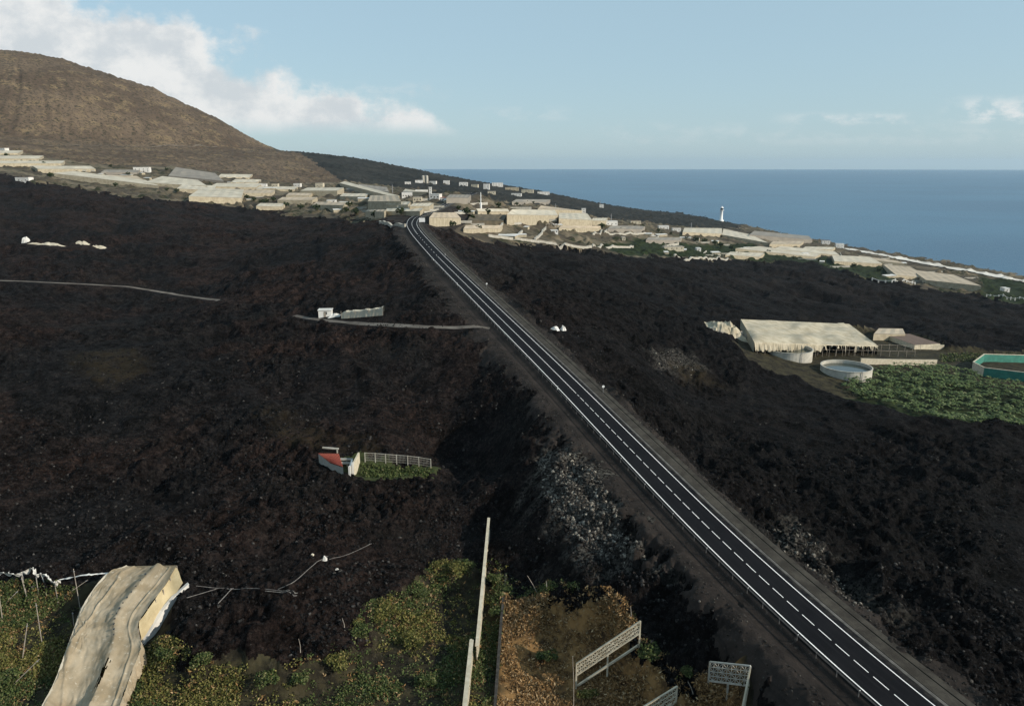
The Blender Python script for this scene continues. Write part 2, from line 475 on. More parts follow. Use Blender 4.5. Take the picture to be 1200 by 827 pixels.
# lava relief: slow swells, pressure ridges, clinker blocks
far = sstep(250, 900, RG)
sw = fbm(GX / 60, GY / 60, 4, 41) * (3.4 + 3.6 * far)
rid = (1 - np.abs(fbm(GX / 26 + sw * .3, GY / 34, 3, 43)) * 2) ** 2
w1, v1 = worley(GX / 4.2 + fbm(GX / 6, GY / 6, 2, 2) * .7, GY / 4.2 + fbm(GX / 6, GY / 6, 2, 8) * .7, 51)
w2, v2 = worley(GX / 1.7, GY / 1.7, 53)
w3, v3 = worley(GX / .75, GY / .75, 57)
near = 1 - sstep(300, 700, RG)
jag = 1 - np.abs(fbm(GX / 3.4, GY / 3.4, 5, 211, .62)) * 2.2
jag2 = 1 - np.abs(fbm(GX / 13, GY / 17, 4, 213, .55)) * 2.2
rough = .35 + .95 * sstep(-.25, .25, fbm(GX / 45, GY / 45, 3, 217))          # smoother ash patches between jagged flows
lump = rough * ((.8 - w1) * .9 * (.3 + v1) + (.8 - w2) * .95 * (.2 + v2) * (.35 + .65 * near) + (.7 - w3) * .62 * (.2 + v3) * (1 - sstep(140, 360, RG)) + jag * 1.1 + jag2 * 1.6 - 1.2)
flow = np.sin((GX * .85 + GY * .5) / 9 + fbm(GX / 40, GY / 40, 3, 219) * 6) * sstep(-.05, .3, fbm(GX / 80, GY / 80, 2, 221))   # pressure ridges
mid = fbm(GX / 9, GY / 9, 4, 47, .6) * 1.5
GZ = GZ + LM * FLAT * (sw + rid * 1.9 - 1.2 + lump * .9 + flow * .75 + mid - .8 + far * fbm(GX / 28, GY / 28, 3, 49) * 3)
soft = (1 - LM) * (1 - RW) * (1 - CM)
farsoil = sstep(560, 800, RG) * soft
GZ = GZ + farsoil * (np.maximum(0, fbm(GX / 9, GY / 9, 3, 201) - .08) * 7 + (fbm(GX / 55, GY / 30, 2, 203)) * 1.2)
GZ = GZ + soft * (fbm(GX / 5, GY / 5, 4, 61) * .28 + fbm(GX / 1.1, GY / 1.1, 2, 63) * .08)
verge = np.clip((1 - offl) * sstep(8.6, 10, np.abs(RDg)), 0, 1) * (np.abs(RDg) < 60)
GZ = GZ + verge * (fbm(GX / 3, GY / 3, 4, 65) * .35 + fbm(GX / .8, GY / .8, 2, 69) * .12)
GZ = GZ - .35 * sstep(4.7, 5.6, -RDg) * sstep(8.5, 7, -RDg) + 0
bush = (fbm(GX / 5, GY / 5, 2, 81) > .28) * 1.0
GZ = GZ + CM * (fbm(GX / 40, GY / 40, 4, 77) * 3.5) + np.maximum(CM, farsoil * .0) * bush * 1.8

# region masks
FERT = [  # coastal green plots
    wpoly([(800, 288), (870, 286), (960, 302), (1040, 312), (1052, 334), (1000, 322), (940, 309), (860, 304)]),
    wpoly([(1148, 325), (1200, 331), (1330, 356), (1330, 384), (1200, 358), (1146, 346)]),
    wpoly([(690, 288), (760, 280), (830, 290), (850, 302), (740, 301)]),
    wpoly([(985, 458), (1012, 438), (1028, 430), (1097, 430), (1132, 434), (1150, 444), (1200, 450), (1330, 462), (1330, 505), (1200, 501), (1120, 494), (1060, 484), (1005, 472)])]
GM = np.zeros_like(GX)
for P_ in FERT:
    GM = np.maximum(GM, sstep(-2 if P_ is FERT[3] else -6, 1 if P_ is FERT[3] else 6, poly_sd(GX, GY, P_) + fbm(GX / 20, GY / 20, 3, 91) * 8))
DRY = wpoly([(590, 670), (640, 676), (700, 684), (735, 700), (755, 740), (800, 770), (870, 790), (880, 1000), (575, 1000), (580, 800)])
DM = sstep(-1.5, 1.5, poly_sd(GX, GY, DRY) + fbm(GX / 5, GY / 5, 3, 93) * 2)
FM = sstep(-7, -4, poly_sd(GX, GY, FIELD) + fbm(GX / 5, GY / 5, 3, 95) * 2)
YM = sstep(-6, -3, poly_sd(GX, GY, YARD) + fbm(GX / 4, GY / 4, 3, 97))
rf = [march(px, py, base_z)[:2] for px, py in ((380, 210), (440, 216), (500, 223), (545, 229), (570, 237), (600, 240), (650, 243), (690, 254), (740, 259), (800, 266), (860, 270))]
rb = [at_depth(px, 240, zc)[:2] for px, zc in ((880, 2700), (760, 3600), (600, 4400), (450, 4600), (300, 4500), (330, 2500))]
RIDGE = np.array(rf + rb)
RM = sstep(-25, 25, poly_sd(GX, GY, RIDGE) + fbm(GX / 90, GY / 90, 3, 99) * 40)

# brown tint of the older patches and the grey stone heaps
STONE = [wpoly([(632, 535), (665, 530), (700, 560), (730, 610), (760, 650), (715, 640), (670, 605), (640, 575)]),
         wpoly([(895, 610), (930, 605), (985, 660), (1040, 720), (1000, 715), (940, 670)]),
         wpoly([(762, 412), (800, 410), (830, 430), (800, 440), (770, 430)])]
MT = np.array([march(px, py, ground_z)[:2] for px, py in ((-260, 168), (-60, 172), (0, 176), (60, 186), (110, 193), (165, 195), (205, 196), (262, 203), (300, 211), (350, 216), (400, 213.5))] + [at_depth(352, 190, 2150)[:2], at_depth(200, 200, 3200)[:2], at_depth(-300, 200, 3000)[:2]])
MM = sstep(-6, 6, poly_sd(GX, GY, MT) + fbm(GX / 25, GY / 25, 3, 205) * 14)
SM = np.zeros_like(GX)
for P_ in STONE:
    SM = np.maximum(SM, sstep(-5, 5, poly_sd(GX, GY, P_) + fbm(GX / 4, GY / 4, 4, 101) * 9) * (1.0 if P_ is STONE[0] else .45))
OLIVE = [wpoly([(85, 415), (150, 408), (170, 430), (130, 450), (90, 440)]), wpoly([(300, 478), (340, 480), (372, 510), (385, 530), (350, 520), (315, 500)]),
         wpoly([(400, 505), (440, 520), (450, 532), (405, 530)]), wpoly([(780, 425), (815, 430), (850, 455), (800, 450)])]
OM = np.zeros_like(GX)
for P_ in OLIVE:
    OM = np.maximum(OM, sstep(-4, 4, poly_sd(GX, GY, P_) + fbm(GX / 7, GY / 7, 3, 103) * 5))

nr, nc = GX.shape
idx = np.arange(nr * nc).reshape(nr, nc)
quads = np.stack([idx[:-1, :-1], idx[:-1, 1:], idx[1:, 1:], idx[1:, :-1]], -1).reshape(-1, 4)
qm = lambda A: A[:-1, :-1].ravel()
cls = np.zeros(len(quads), int)                           # 0 fields and terraces
cls[qm(RM) > .5] = 3
cls[(qm(CM) > .5) | (qm(MM) > .5)] = 2
cls[(qm(LM) > .5)] = 1
cls[(np.abs(qm(RDg)) < 30) & (qm(LM) <= .5) & (poly_sd(qm(GX), qm(GY), FIELD) < 1.5) & (qm(RG) < 700)] = 4
cls[((qm(SM) > .5) & (cls == 4))] = 1
ALL = np.stack([GX, GY, GZ], -1).reshape(-1, 3)
ATT = dict(lava=LM, green=GM, dry=DM, field=np.maximum(np.maximum(FM, YM), sstep(-2, 1, poly_sd(GX, GY, FARM)) * (1 - GM)), yard=YM, stone=SM, olive=OM, side=np.clip(RDg, -50, 50), along=RSg)

def sheet(name, k, mat):
    q = quads[cls == k]
    u, inv = np.unique(q, return_inverse=True)
    o = mesh_obj(name, ALL[u], inv.reshape(-1, 4), mat, smooth=True, kind='structure')
    for a, v in ATT.items():
        t = o.data.attributes.new(a, 'FLOAT', 'POINT'); t.data.foreach_set('value', v.ravel()[u].astype(np.float32))
    return o

def mat_lava():
    m, nt, b = new_mat('lava_rock'); p = pos(nt)
    b.inputs['Roughness'].default_value = .93; b.inputs['Specular IOR Level'].default_value = .06
    grain = noise(nt, p, .9, 9, .86, .41, .62)
    base = mixc(nt, grain, (.0030, .0030, .0034), (.0215, .020, .0195))
    warm = noise(nt, p, .014, 5, .65, .40, .58)
    sep = N(nt, 'ShaderNodeSeparateXYZ'); nt.links.new(p, sep.inputs[0])
    left = rng_(nt, sep.outputs[0], 80, -90, .12, 1)
    warm = math_(nt, 'MULTIPLY', warm, left)
    base = mixc(nt, math_(nt, 'MULTIPLY', warm, .9), base, mixc(nt, grain, (.0072, .0045, .0038), (.043, .0275, .0225)))
    mg = rng_(nt, noise(nt, p, .21, 8, .82), .40, .60, .25, 1.5)
    base = mixc(nt, 1.0, base, mg, 'MULTIPLY')
    dk = rng_(nt, sep.outputs[0], -30, 40, 1, .66)
    base = mixc(nt, 1.0, base, dk, 'MULTIPLY')
    ash = noise(nt, p, .022, 5, .65, .56, .68)
    base = mixc(nt, math_(nt, 'MULTIPLY', ash, .5), base, mixc(nt, grain, (.008, .0075, .007), (.034, .031, .028)))
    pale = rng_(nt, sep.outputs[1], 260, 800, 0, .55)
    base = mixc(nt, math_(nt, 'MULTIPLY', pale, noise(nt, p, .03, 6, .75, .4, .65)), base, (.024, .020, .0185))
    speck = noise(nt, p, 1.5, 6, .84, .59, .67)
    base = mixc(nt, math_(nt, 'MULTIPLY', speck, .75), base, (.085, .079, .071))
    st = math_(nt, 'MULTIPLY', attr(nt, 'stone'), noise(nt, p, 1.3, 4, .7, .4, .62))
    base = mixc(nt, st, base, (.17, .16, .14))
    ol = math_(nt, 'MULTIPLY', attr(nt, 'olive'), noise(nt, p, .3, 4, .7, .3, .6))
    base = mixc(nt, math_(nt, 'MULTIPLY', ol, .6), base, (.040, .031, .018))
    nt.links.new(base, b.inputs['Base Color'])
    add_bump(nt, b, noise(nt, p, 1.4, 8, .85), 1.0, .9)
    return m

def mat_fields():
    m, nt, b = new_mat('terraced_soil'); p = pos(nt)
    b.inputs['Roughness'].default_value = .95; b.inputs['Specular IOR Level'].default_value = .1
    soil = mixc(nt, noise(nt, p, .02, 6, .7, .35, .65), (.075, .058, .038), (.155, .125, .084))
    soil = mixc(nt, noise(nt, p, .07, 5, .7, .48, .58), soil, (.030, .033, .017))
    mp = N(nt, 'ShaderNodeMapping'); nt.links.new(p, mp.inputs[0]); mp.inputs['Scale'].default_value = (.022, .034, .03); mp.inputs['Rotation'].default_value = (0, 0, .5)
    vr = N(nt, 'ShaderNodeTexVoronoi', Scale=1.0); nt.links.new(mp.outputs[0], vr.inputs['Vector'])
    sp = N(nt, 'ShaderNodeSeparateColor'); nt.links.new(vr.outputs['Color'], sp.inputs[0])
    soil = mixc(nt, math_(nt, 'MULTIPLY', rng_(nt, sp.outputs[0], .60, .7), .5), soil, (.19, .16, .115))
    soil = mixc(nt, math_(nt, 'MULTIPLY', rng_(nt, sp.outputs[1], .6, .7), .75), soil, (.06, .05, .038))
    grn = mixc(nt, noise(nt, p, .15, 5, .7, .35, .65), (.008, .012, .006), (.030, .042, .016))
    c = mixc(nt, attr(nt, 'green'), soil, grn)
    f = mixc(nt, noise(nt, p, .25, 6, .7, .38, .62), (.016, .014, .010), (.046, .040, .022))
    f = mixc(nt, noise(nt, p, .9, 4, .7, .55, .68), f, (.055, .047, .03))
    dr = mixc(nt, noise(nt, p, .3, 6, .7, .35, .62), (.045, .027, .014), (.23, .135, .055))
    dr = mixc(nt, noise(nt, p, 1.4, 4, .7, .58, .7), dr, (.24, .18, .11))
    f = mixc(nt, attr(nt, 'dry'), f, dr)
    f = mixc(nt, attr(nt, 'yard'), f, (.04, .048, .02))
    c = mixc(nt, attr(nt, 'field'), c, f)
    nt.links.new(c, b.inputs['Base Color'])
    add_bump(nt, b, noise(nt, p, 1.2, 6, .7), .7, .35)
    return m

def mat_mountain():
    m, nt, b = new_mat('mountain_scrub'); p = pos(nt)
    b.inputs['Roughness'].default_value = .95; b.inputs['Specular IOR Level'].default_value = .08
    c = mixc(nt, noise(nt, p, .006, 6, .65, .38, .64), (.092, .066, .047), (.150, .110, .076))
    c = mixc(nt, noise(nt, p, .022, 5, .7, .5, .66), c, (.19, .140, .085))
    c = mixc(nt, noise(nt, p, .13, 5, .75, .49, .60), c, (.044, .039, .027))
    nt.links.new(c, b.inputs['Base Color'])
    add_bump(nt, b, noise(nt, p, .2, 5, .7), .5, 1.5)
    return m

def mat_ridge():
    m, nt, b = new_mat('old_lava_slope'); p = pos(nt)
    b.inputs['Roughness'].default_value = .95; b.inputs['Specular IOR Level'].default_value = .08
    c = mixc(nt, noise(nt, p, .01, 6, .7, .35, .65), (.020, .021, .019), (.038, .037, .032))
    c = mixc(nt, noise(nt, p, .03, 4, .7, .60, .72), c, (.075, .066, .05))
    nt.links.new(c, b.inputs['Base Color'])
    add_bump(nt, b, noise(nt, p, .08, 5, .7), .8, 3.0)
    return m

def mat_verge():
    m, nt, b = new_mat('graded_cinder'); p = pos(nt)
    b.inputs['Roughness'].default_value = .95; b.inputs['Specular IOR Level'].default_value = .1
    c = mixc(nt, noise(nt, p, .12, 6, .7, .35, .65), (.014, .012, .011), (.036, .029, .025))
    c = mixc(nt, noise(nt, p, 1.1, 4, .7, .58, .72), c, (.062, .055, .048))
    mp = N(nt, 'ShaderNodeCombineXYZ')
    nt.links.new(attr(nt, 'side'), mp.inputs[0]); nt.links.new(math_(nt, 'MULTIPLY', attr(nt, 'along'), .03), mp.inputs[1])
    rut = noise(nt, mp.outputs[0], 1.6, 3, .6, .55, .66)
    c = mixc(nt, math_(nt, 'MULTIPLY', rut, .5), c, (.015, .014, .013))
    nt.links.new(c, b.inputs['Base Color'])
    add_bump(nt, b, noise(nt, p, 1.5, 6, .75), .8, .3)
    return m

sheet('ground', 0, mat_fields())
sheet('lava_field', 1, mat_lava())
sheet('mountain', 2, mat_mountain())
sheet('hillside', 3, mat_ridge())
sheet('road_verge', 4, mat_verge())

# ------------------------------------------------------------------ sea and its foam
def disc(R, rings, k, z):
    V = [(0, 0, z)]; Fc = []
    for r in rings:
        V += [(r * math.cos(2 * PI * j / k), r * math.sin(2 * PI * j / k), z) for j in range(k)]
    Fc += [(0, 1 + j, 1 + (j + 1) % k) for j in range(k)]
    for i in range(len(rings) - 1):
        for j in range(k):
            a = 1 + i * k + j; b = 1 + i * k + (j + 1) % k; Fc.append((a, a + k, b + k, b))
    return V, Fc

def mat_sea():
    m, nt, b = new_mat('sea_water'); p = pos(nt)
    b.inputs['Roughness'].default_value = .32; b.inputs['Specular IOR Level'].default_value = .42
    c = mixc(nt, noise(nt, p, .0011, 5, .6, .35, .65), (.008, .072, .150), (.022, .108, .196))
    mp = N(nt, 'ShaderNodeMapping'); nt.links.new(p, mp.inputs[0]); mp.inputs['Scale'].default_value = (.004, .016, 1); mp.inputs['Rotation'].default_value = (0, 0, .15)
    fl = noise(nt, mp.outputs[0], 1.0, 8, .72, .70, .78)
    c = mixc(nt, math_(nt, 'MULTIPLY', fl, .4), c, (.30, .36, .40))
    nt.links.new(c, b.inputs['Base Color'])
    mp2 = N(nt, 'ShaderNodeMapping'); nt.links.new(p, mp2.inputs[0]); mp2.inputs['Scale'].default_value = (.05, .11, 1); mp2.inputs['Rotation'].default_value = (0, 0, .2)
    add_bump(nt, b, noise(nt, mp2.outputs[0], 1.0, 6, .65), .55, 3.0)
    return m
V, Fc = disc(46000, [200, 600, 1500, 4000, 10000, 20000, 33000, 46000], 96, 0.0)
mesh_obj('sea', V, Fc, mat_sea(), kind='structure')

def strip(name, P, half, mat, kind='structure', lift=.05, parent=None, ragged=0.0):
    """a ribbon lying on the land along world points P (x, y)"""
    P = resample(np.column_stack([P, np.zeros(len(P))]) if P.shape[1] == 2 else P, 2.0 if len(P) < 400 else 4.0)
    t = np.gradient(P[:, :2], axis=0); t /= np.linalg.norm(t, axis=1)[:, None] + 1e-9
    nn = np.stack([t[:, 1], -t[:, 0]], 1); V = []; Fc = []
    L = np.linspace(-1, 1, 5)
    hw = half * (1 + ragged * (fbm(P[:, 0] / 12, P[:, 1] / 12, 3, 7)))
    for i in range(len(P)):
        for l in L:
            V.append([P[i, 0] + nn[i, 0] * l * hw[i], P[i, 1] + nn[i, 1] * l * hw[i], 0])
    V = np.array(V); V[:, 2] = np.maximum(ground_full(V[:, 0], V[:, 1]), ground_z(V[:, 0], V[:, 1])) * 0 + ground_full(V[:, 0], V[:, 1]) + lift
    for i in range(len(P) - 1):
        for j in range(4):
            a = i * 5 + j; Fc.append((a, a + 1, a + 6, a + 5))
    return mesh_obj(name, V, np.array(Fc), mat, parent, True, kind)

LAZ = AZ; LRR = np.log(RR)
def ground_full(x, y):
    """height of the finished sheet (bilinear in its own grid)"""
    x = np.asarray(x, float); y = np.asarray(y, float)
    a = np.arctan2(x, y); r = np.log(np.hypot(x, y))
    ia = np.clip(np.searchsorted(AZ, a) - 1, 0, nc - 2); ir = np.clip(np.searchsorted(LRR, r) - 1, 0, nr - 2)
    fa = np.clip((a - AZ[ia]) / (AZ[ia + 1] - AZ[ia]), 0, 1); fr = np.clip((r - LRR[ir]) / (LRR[ir + 1] - LRR[ir]), 0, 1)
    return (GZ[ir, ia] * (1 - fa) + GZ[ir, ia + 1] * fa) * (1 - fr) + (GZ[ir + 1, ia] * (1 - fa) + GZ[ir + 1, ia + 1] * fa) * fr

def T(px, py, off=0.0):
    return march(px, py, ground_full, off)

def gf(x, y):
    return float(ground_full(np.array([x]), np.array([y]))[0])

# ------------------------------------------------------------------ road
def ribbon(name, l0, l1, lift, mat, s0=0, s1=1e9, parent=None, kind='structure', cols=3, thick=0.0):
    m = (RS >= s0) & (RS <= s1)
    P = RD[m]; Nn = RN[m]; V = []; Fc = []
    L = np.linspace(l0, l1, cols)
    for i in range(len(P)):
        for l in L: V.append((P[i, 0] + Nn[i, 0] * l, P[i, 1] + Nn[i, 1] * l, P[i, 2] + lift))
    for i in range(len(P) - 1):
        for j in range(cols - 1):
            a = i * cols + j; Fc.append((a, a + 1, a + cols + 1, a + cols))
    if thick:
        k = len(V)
        for i in range(len(P)):
            for l in (l0, l1): V.append((P[i, 0] + Nn[i, 0] * l, P[i, 1] + Nn[i, 1] * l, P[i, 2] + lift - thick))
        for i in range(len(P) - 1):
            Fc.append((i * cols, (i + 1) * cols, k + (i + 1) * 2, k + i * 2)); Fc.append(((i + 1) * cols + cols - 1, i * cols + cols - 1, k + i * 2 + 1, k + (i + 1) * 2 + 1))
    o = mesh_obj(name, V, Fc, mat, parent, False, kind)
    sv = np.zeros(len(V), np.float32); sv[:len(P) * cols] = np.tile(L, len(P))
    o.data.attributes.new('side', 'FLOAT', 'POINT').data.foreach_set('value', sv)
    return o

def mat_asphalt():
    m, nt, b = new_mat('asphalt'); p = pos(nt)
    b.inputs['Roughness'].default_value = .92; b.inputs['Specular IOR Level'].default_value = .08
    c = mixc(nt, noise(nt, p, .12, 5, .6, .35, .65), (.0062, .0064, .0080), (.0095, .0097, .0115))
    sd_ = math_(nt, 'ABSOLUTE', attr(nt, 'side')); trk_ = math_(nt, 'ABSOLUTE', math_(nt, 'SUBTRACT', math_(nt, 'ABSOLUTE', math_(nt, 'SUBTRACT', sd_, 1.75)), .8))
    c = mixc(nt, math_(nt, 'MULTIPLY', rng_(nt, trk_, .35, .05), noise(nt, p, .3, 3, .6, .2, .8)), c, (.013, .013, .0145))
    dust = math_(nt, 'MULTIPLY', rng_(nt, sd_, 3.6, 4.5), noise(nt, p, .8, 5, .7, .40, .62))
    c = mixc(nt, math_(nt, 'MULTIPLY', dust, .8), c, (.040, .036, .031))
    c = mixc(nt, noise(nt, p, 9, 3, .7, .55, .75), c, (.018, .018, .02))
    nt.links.new(c, b.inputs['Base Color']); add_bump(nt, b, noise(nt, p, 14, 3), .25, .02)
    return m
def mat_gravel():
    m, nt, b = new_mat('gravel'); p = pos(nt)
    b.inputs['Roughness'].default_value = .95; b.inputs['Specular IOR Level'].default_value = .1
    c = mixc(nt, noise(nt, p, .3, 6, .7, .35, .65), (.036, .032, .027), (.070, .063, .052))
    c = mixc(nt, noise(nt, p, 2.5, 4, .7, .58, .72), c, (.04, .037, .033))
    nt.links.new(c, b.inputs['Base Color']); add_bump(nt, b, noise(nt, p, 4, 5, .7), .8, .15)
    return m
M['asphalt'] = mat_asphalt(); M['gravel'] = mat_gravel()
M['line'] = simple('road_paint', (.86, .86, .84), (.7, .7, .69), 2.5, .6)
road = ribbon('road', -4.35, 4.75, 0, M['asphalt'], cols=27, thick=.3)
ribbon('edge_line', -3.60, -3.40, .006, M['line'], parent=road, kind=None)
ribbon('edge_line', 3.41, 3.59, .006, M['line'], parent=road, kind=None)
def at_s(s, l=0.0, h=0.0):
    x = np.interp(s, RS, RD[:, 0]); y = np.interp(s, RS, RD[:, 1]); z = np.interp(s, RS, RD[:, 2])
    nx = np.interp(s, RS, RN[:, 0]); ny = np.interp(s, RS, RN[:, 1])
    return np.array([x + nx * l, y + ny * l, z + h])
def s_of(px, py):
    p = march(px, py, ground_z); s, d, z = road_sd(np.array([p[0]]), np.array([p[1]])); return float(s[0])
S_SOLID = s_of(677, 463); S_END = s_of(511, 301); S_CURVE = s_of(489, 275)
dash = MB()
s = 2.0
while s < S_SOLID:
    e = min(s + 2.75, S_SOLID)
    dash.add([at_s(s, -.07, .006), at_s(s, .07, .006), at_s(e, .07, .006), at_s(e, -.07, .006)], [(0, 1, 2, 3)]); s += 3.6
def solid(a, b):
    q = np.linspace(a, b, max(2, int((b - a) / 4)))
    for i in range(len(q) - 1):
        dash.add([at_s(q[i], -.08, .006), at_s(q[i], .08, .006), at_s(q[i + 1], .08, .006), at_s(q[i + 1], -.08, .006)], [(0, 1, 2, 3)])
solid(S_SOLID + .9, S_END)
s = S_END + 2
while s < S_CURVE:
    dash.add([at_s(s, -.08, .006), at_s(s, .08, .006), at_s(s + 3.2, .08, .006), at_s(s + 3.2, -.08, .006)], [(0, 1, 2, 3)]); s += 9
solid(S_CURVE, RS[-1] - 40)
dash.build('centre_line', M['line'], road)
M['gutter'] = simple('gutter_concrete', (.13, .122, .11), (.07, .066, .06), .7, .9, .3, 3)
ribbon('gutter', 4.80, 5.35, .03, M['gutter'], cols=2, thick=.2)
ribbon('gravel_shoulder', 5.50, 7.55, .01, M['gravel'], cols=4, thick=.25)
ribbon('gravel_shoulder', 7.75, 8.9, .05, M['gravel'], s1=430, cols=3, thick=.3)

# guard rail on the left side
g = thing('guard_rail', 'long low steel guard rail on short posts along the left edge of the main road', 'guard rail', at_s(8, -4.7))
g0 = at_s(8, -4.7)
rl = MB(); q = np.arange(4, 330, 4.0)
for a, b in zip(q[:-1], q[1:]):
    for h in (.62, .50):
        rl.bar(at_s(a, -4.72, h) - g0, at_s(b, -4.72, h) - g0, .06, .09)
rl.build('rail', M['rust_steel'], g)
for k, a in enumerate(q[::1][:82]):
    pb = MB(); p = at_s(a, -4.86, 0) - g0; pb.box((p[0], p[1], p[2] + .2), (.12, .12, 1.0)); po = pb.build('post', M['rust_steel'], g)
    if k % 3 == 0:
        rb_ = MB(); p2 = at_s(a, -4.72, .72) - g0; rb_.box(p2, (.1, .06, .12)); rb_.build('reflector', M['white_paint'], po)

def round_sign(s, l, label, h=2.1, r=.38):
    p = at_s(s, l); p[2] = gf(p[0], p[1]) if abs(l) > 5.4 else p[2]
    t = thing('round_road_sign', label, 'road sign', p, 0)
    MB().tube([(0, 0, -.3), (0, 0, h)], .045, 8).build('post', M['steel'], t)
    d = MB(); k = 20
    V = [(r * math.cos(2 * PI * j / k), y, h + r * math.sin(2 * PI * j / k)) for y in (-.085, -.05) for j in range(k)]
    d.add(V, [tuple(range(k)), tuple(range(2 * k - 1, k - 1, -1))] + [(j, j + k, (j + 1) % k + k, (j + 1) % k) for j in range(k)])
    d.build('sign_face', M['white_paint'], t)
round_sign(s_of(697, 462) , 7.6, 'nearer round white road sign on the right gravel shoulder where the centre line dashes begin')
round_sign(s_of(566, 338), 7.4, 'smaller, farther round white road sign up the right gravel shoulder', 2.0)
def delineator(px, py, l, label):
    p = at_s(s_of(px, py), l)
    t = thing('marker_post', label, 'marker post', p, 0, None)
    MB().box((0, 0, .45), (.16, .12, 1.5)).build('post', M['white_paint'], t)
    MB().box((0, -.07, 1.0), (.12, .02, .2)).build('reflector', M['glass_dark'], t)
delineator(653, 458, -4.25, 'white marker post on the left road edge across from the nearer round sign')
delineator(538, 335, -4.25, 'white marker post on the left road edge just below the dark roadside cutting')
delineator(508, 306, -4.25, 'white marker post on the left road edge near where the road starts to bend')
delineator(520, 300, 4.3, 'white marker post on the right road edge near where the road starts to bend')

# big white direction panel and car at the bend
p = at_s(s_of(491, 262), 7.3); p[2] = gf(p[0], p[1])
t = thing('sign_board', 'large blank white sign board on two legs beside the outer bend of the road', 'sign board', p, 0)
MB().box((0, 0, 2.5), (4.2, .12, 2.8)).build('panel', M['white_paint'], t)
for x in (-1.5, 1.5): MB().box((x, .15, 1.3), (.14, .14, 3.2)).build('leg', M['steel'], t)

def car(s, l, label, paint):
    p = at_s(s, l, .01); k = int(np.searchsorted(RS, s)); ang = math.atan2(RT[k, 1], RT[k, 0]) + PI
    t = thing('car', label, 'car', p, ang)
    prof = [(-2.05, .35), (-2.1, .75), (-1.95, 1.0), (-1.5, 1.05), (-.95, 1.48), (.45, 1.5), (1.1, 1.02), (1.95, .88), (2.1, .6), (2.05, .35)]
    m = MB(); k = len(prof)
    V = [(x, y * (.86 if z > 1.2 else 1), z) for y in (-.87, .87) for x, z in prof]
    m.add(V, [tuple(range(k)), tuple(range(2 * k - 1, k - 1, -1))] + [(j, j + k, (j + 1) % k + k, (j + 1) % k) for j in range(k)])
    m.build('body', paint, t)
    w = MB()
    w.add([(.52, -.70, 1.46), (.52, .70, 1.46), (1.12, .78, 1.04), (1.12, -.78, 1.04)], [(0, 3, 2, 1)])
    w.build('windscreen', M['glass_dark'], t)
    for y in (-1, 1):
        MB().add([(-.9, y * .80, 1.42), (.4, y * .80, 1.42), (.98, y * .885, 1.06), (-1.4, y * .885, 1.06)], [(0, 1, 2, 3)]).build('side_window', M['glass_dark'], t)
        MB().box((2.06, y * .62, .72), (.08, .32, .16)).build('headlight', M['white_paint'], t)
        for x in (-1.3, 1.32):
            wm = MB(); kk = 14
            V = [(x + .32 * math.cos(2 * PI * j / kk), yy, .32 + .32 * math.sin(2 * PI * j / kk)) for yy in (y * .72, y * .91) for j in range(kk)]
            wm.add(V, [tuple(range(kk)), tuple(range(2 * kk - 1, kk - 1, -1))] + [(j, j + kk, (j + 1) % kk + kk, (j + 1) % kk) for j in range(kk)])
            wo = wm.build('wheel', M['rubber'], t)
            MB().lathe([(.02, -.02), (.2, -.02), (.2, .02), (.02, .02)], (0, 0, 0), 12).build('rim', M['steel'], wo)
            rim = wo.children[0]; rim.rotation_euler = (PI / 2, 0, 0); rim.location = (x, y * .915, .32)
car(s_of(507, 247.3), -1.75, 'white car coming down the road towards the bend beside the big white sign board', M['car_paint'])

# tracks
trk = simple('pale_track', (.17, .15, .128), (.085, .072, .06), .12, .95, .4, 2)
for P_, h in zip(TRW, (1.25, 1.3)):
    strip('track', P_, h, trk, lift=.12, ragged=.5)
strip('track', np.array([G(*q)[:2] for q in [(58, 172), (100, 171), (150, 172.5), (200, 171.5), (255, 173)]]), 2.0, simple('pale_trail', (.20, .17, .13), (.14, .11, .08), .05), lift=1.6, ragged=1.2)
foam = simple('sea_foam', (.75, .76, .76), (.5, .53, .54), .03, .8)
sand = simple('pale_shore', (.66, .63, .57), (.46, .43, .38), .03, .95, .4, .5)
SHORE = np.array([march(px, py, lambda x, y: base_z(x, y), 0)[:2] for px, py in [(992, 292), (1030, 299), (1060, 304.5), (1100, 312), (1150, 321), (1200, 330), (1300, 352)]])
strip('beach', SHORE, 16, sand, lift=1.2, ragged=.35)

# ------------------------------------------------------------------ greenhouses, houses and walls of the far plain
def depth_of(p):
    return p[1] * CP + (HC - p[2]) * SP

def edge_wall(m, A, B, drop=1.0, n=4, o=(0, 0, 0), top=0.0):
    """a side that hangs from the roof edge A-B down into the land"""
    V = []
    for i in range(n + 1):
        q = np.array(A) + (np.array(B) - np.array(A)) * i / n
        zb = min(gf(q[0], q[1]) - drop, q[2] - .5)
        V += [(q[0] - o[0], q[1] - o[1], q[2] - top - o[2]), (q[0] - o[0], q[1] - o[1], zb - o[2])]
    m.add(V, [(2 * i, 2 * i + 1, 2 * i + 3, 2 * i + 2) for i in range(n)])

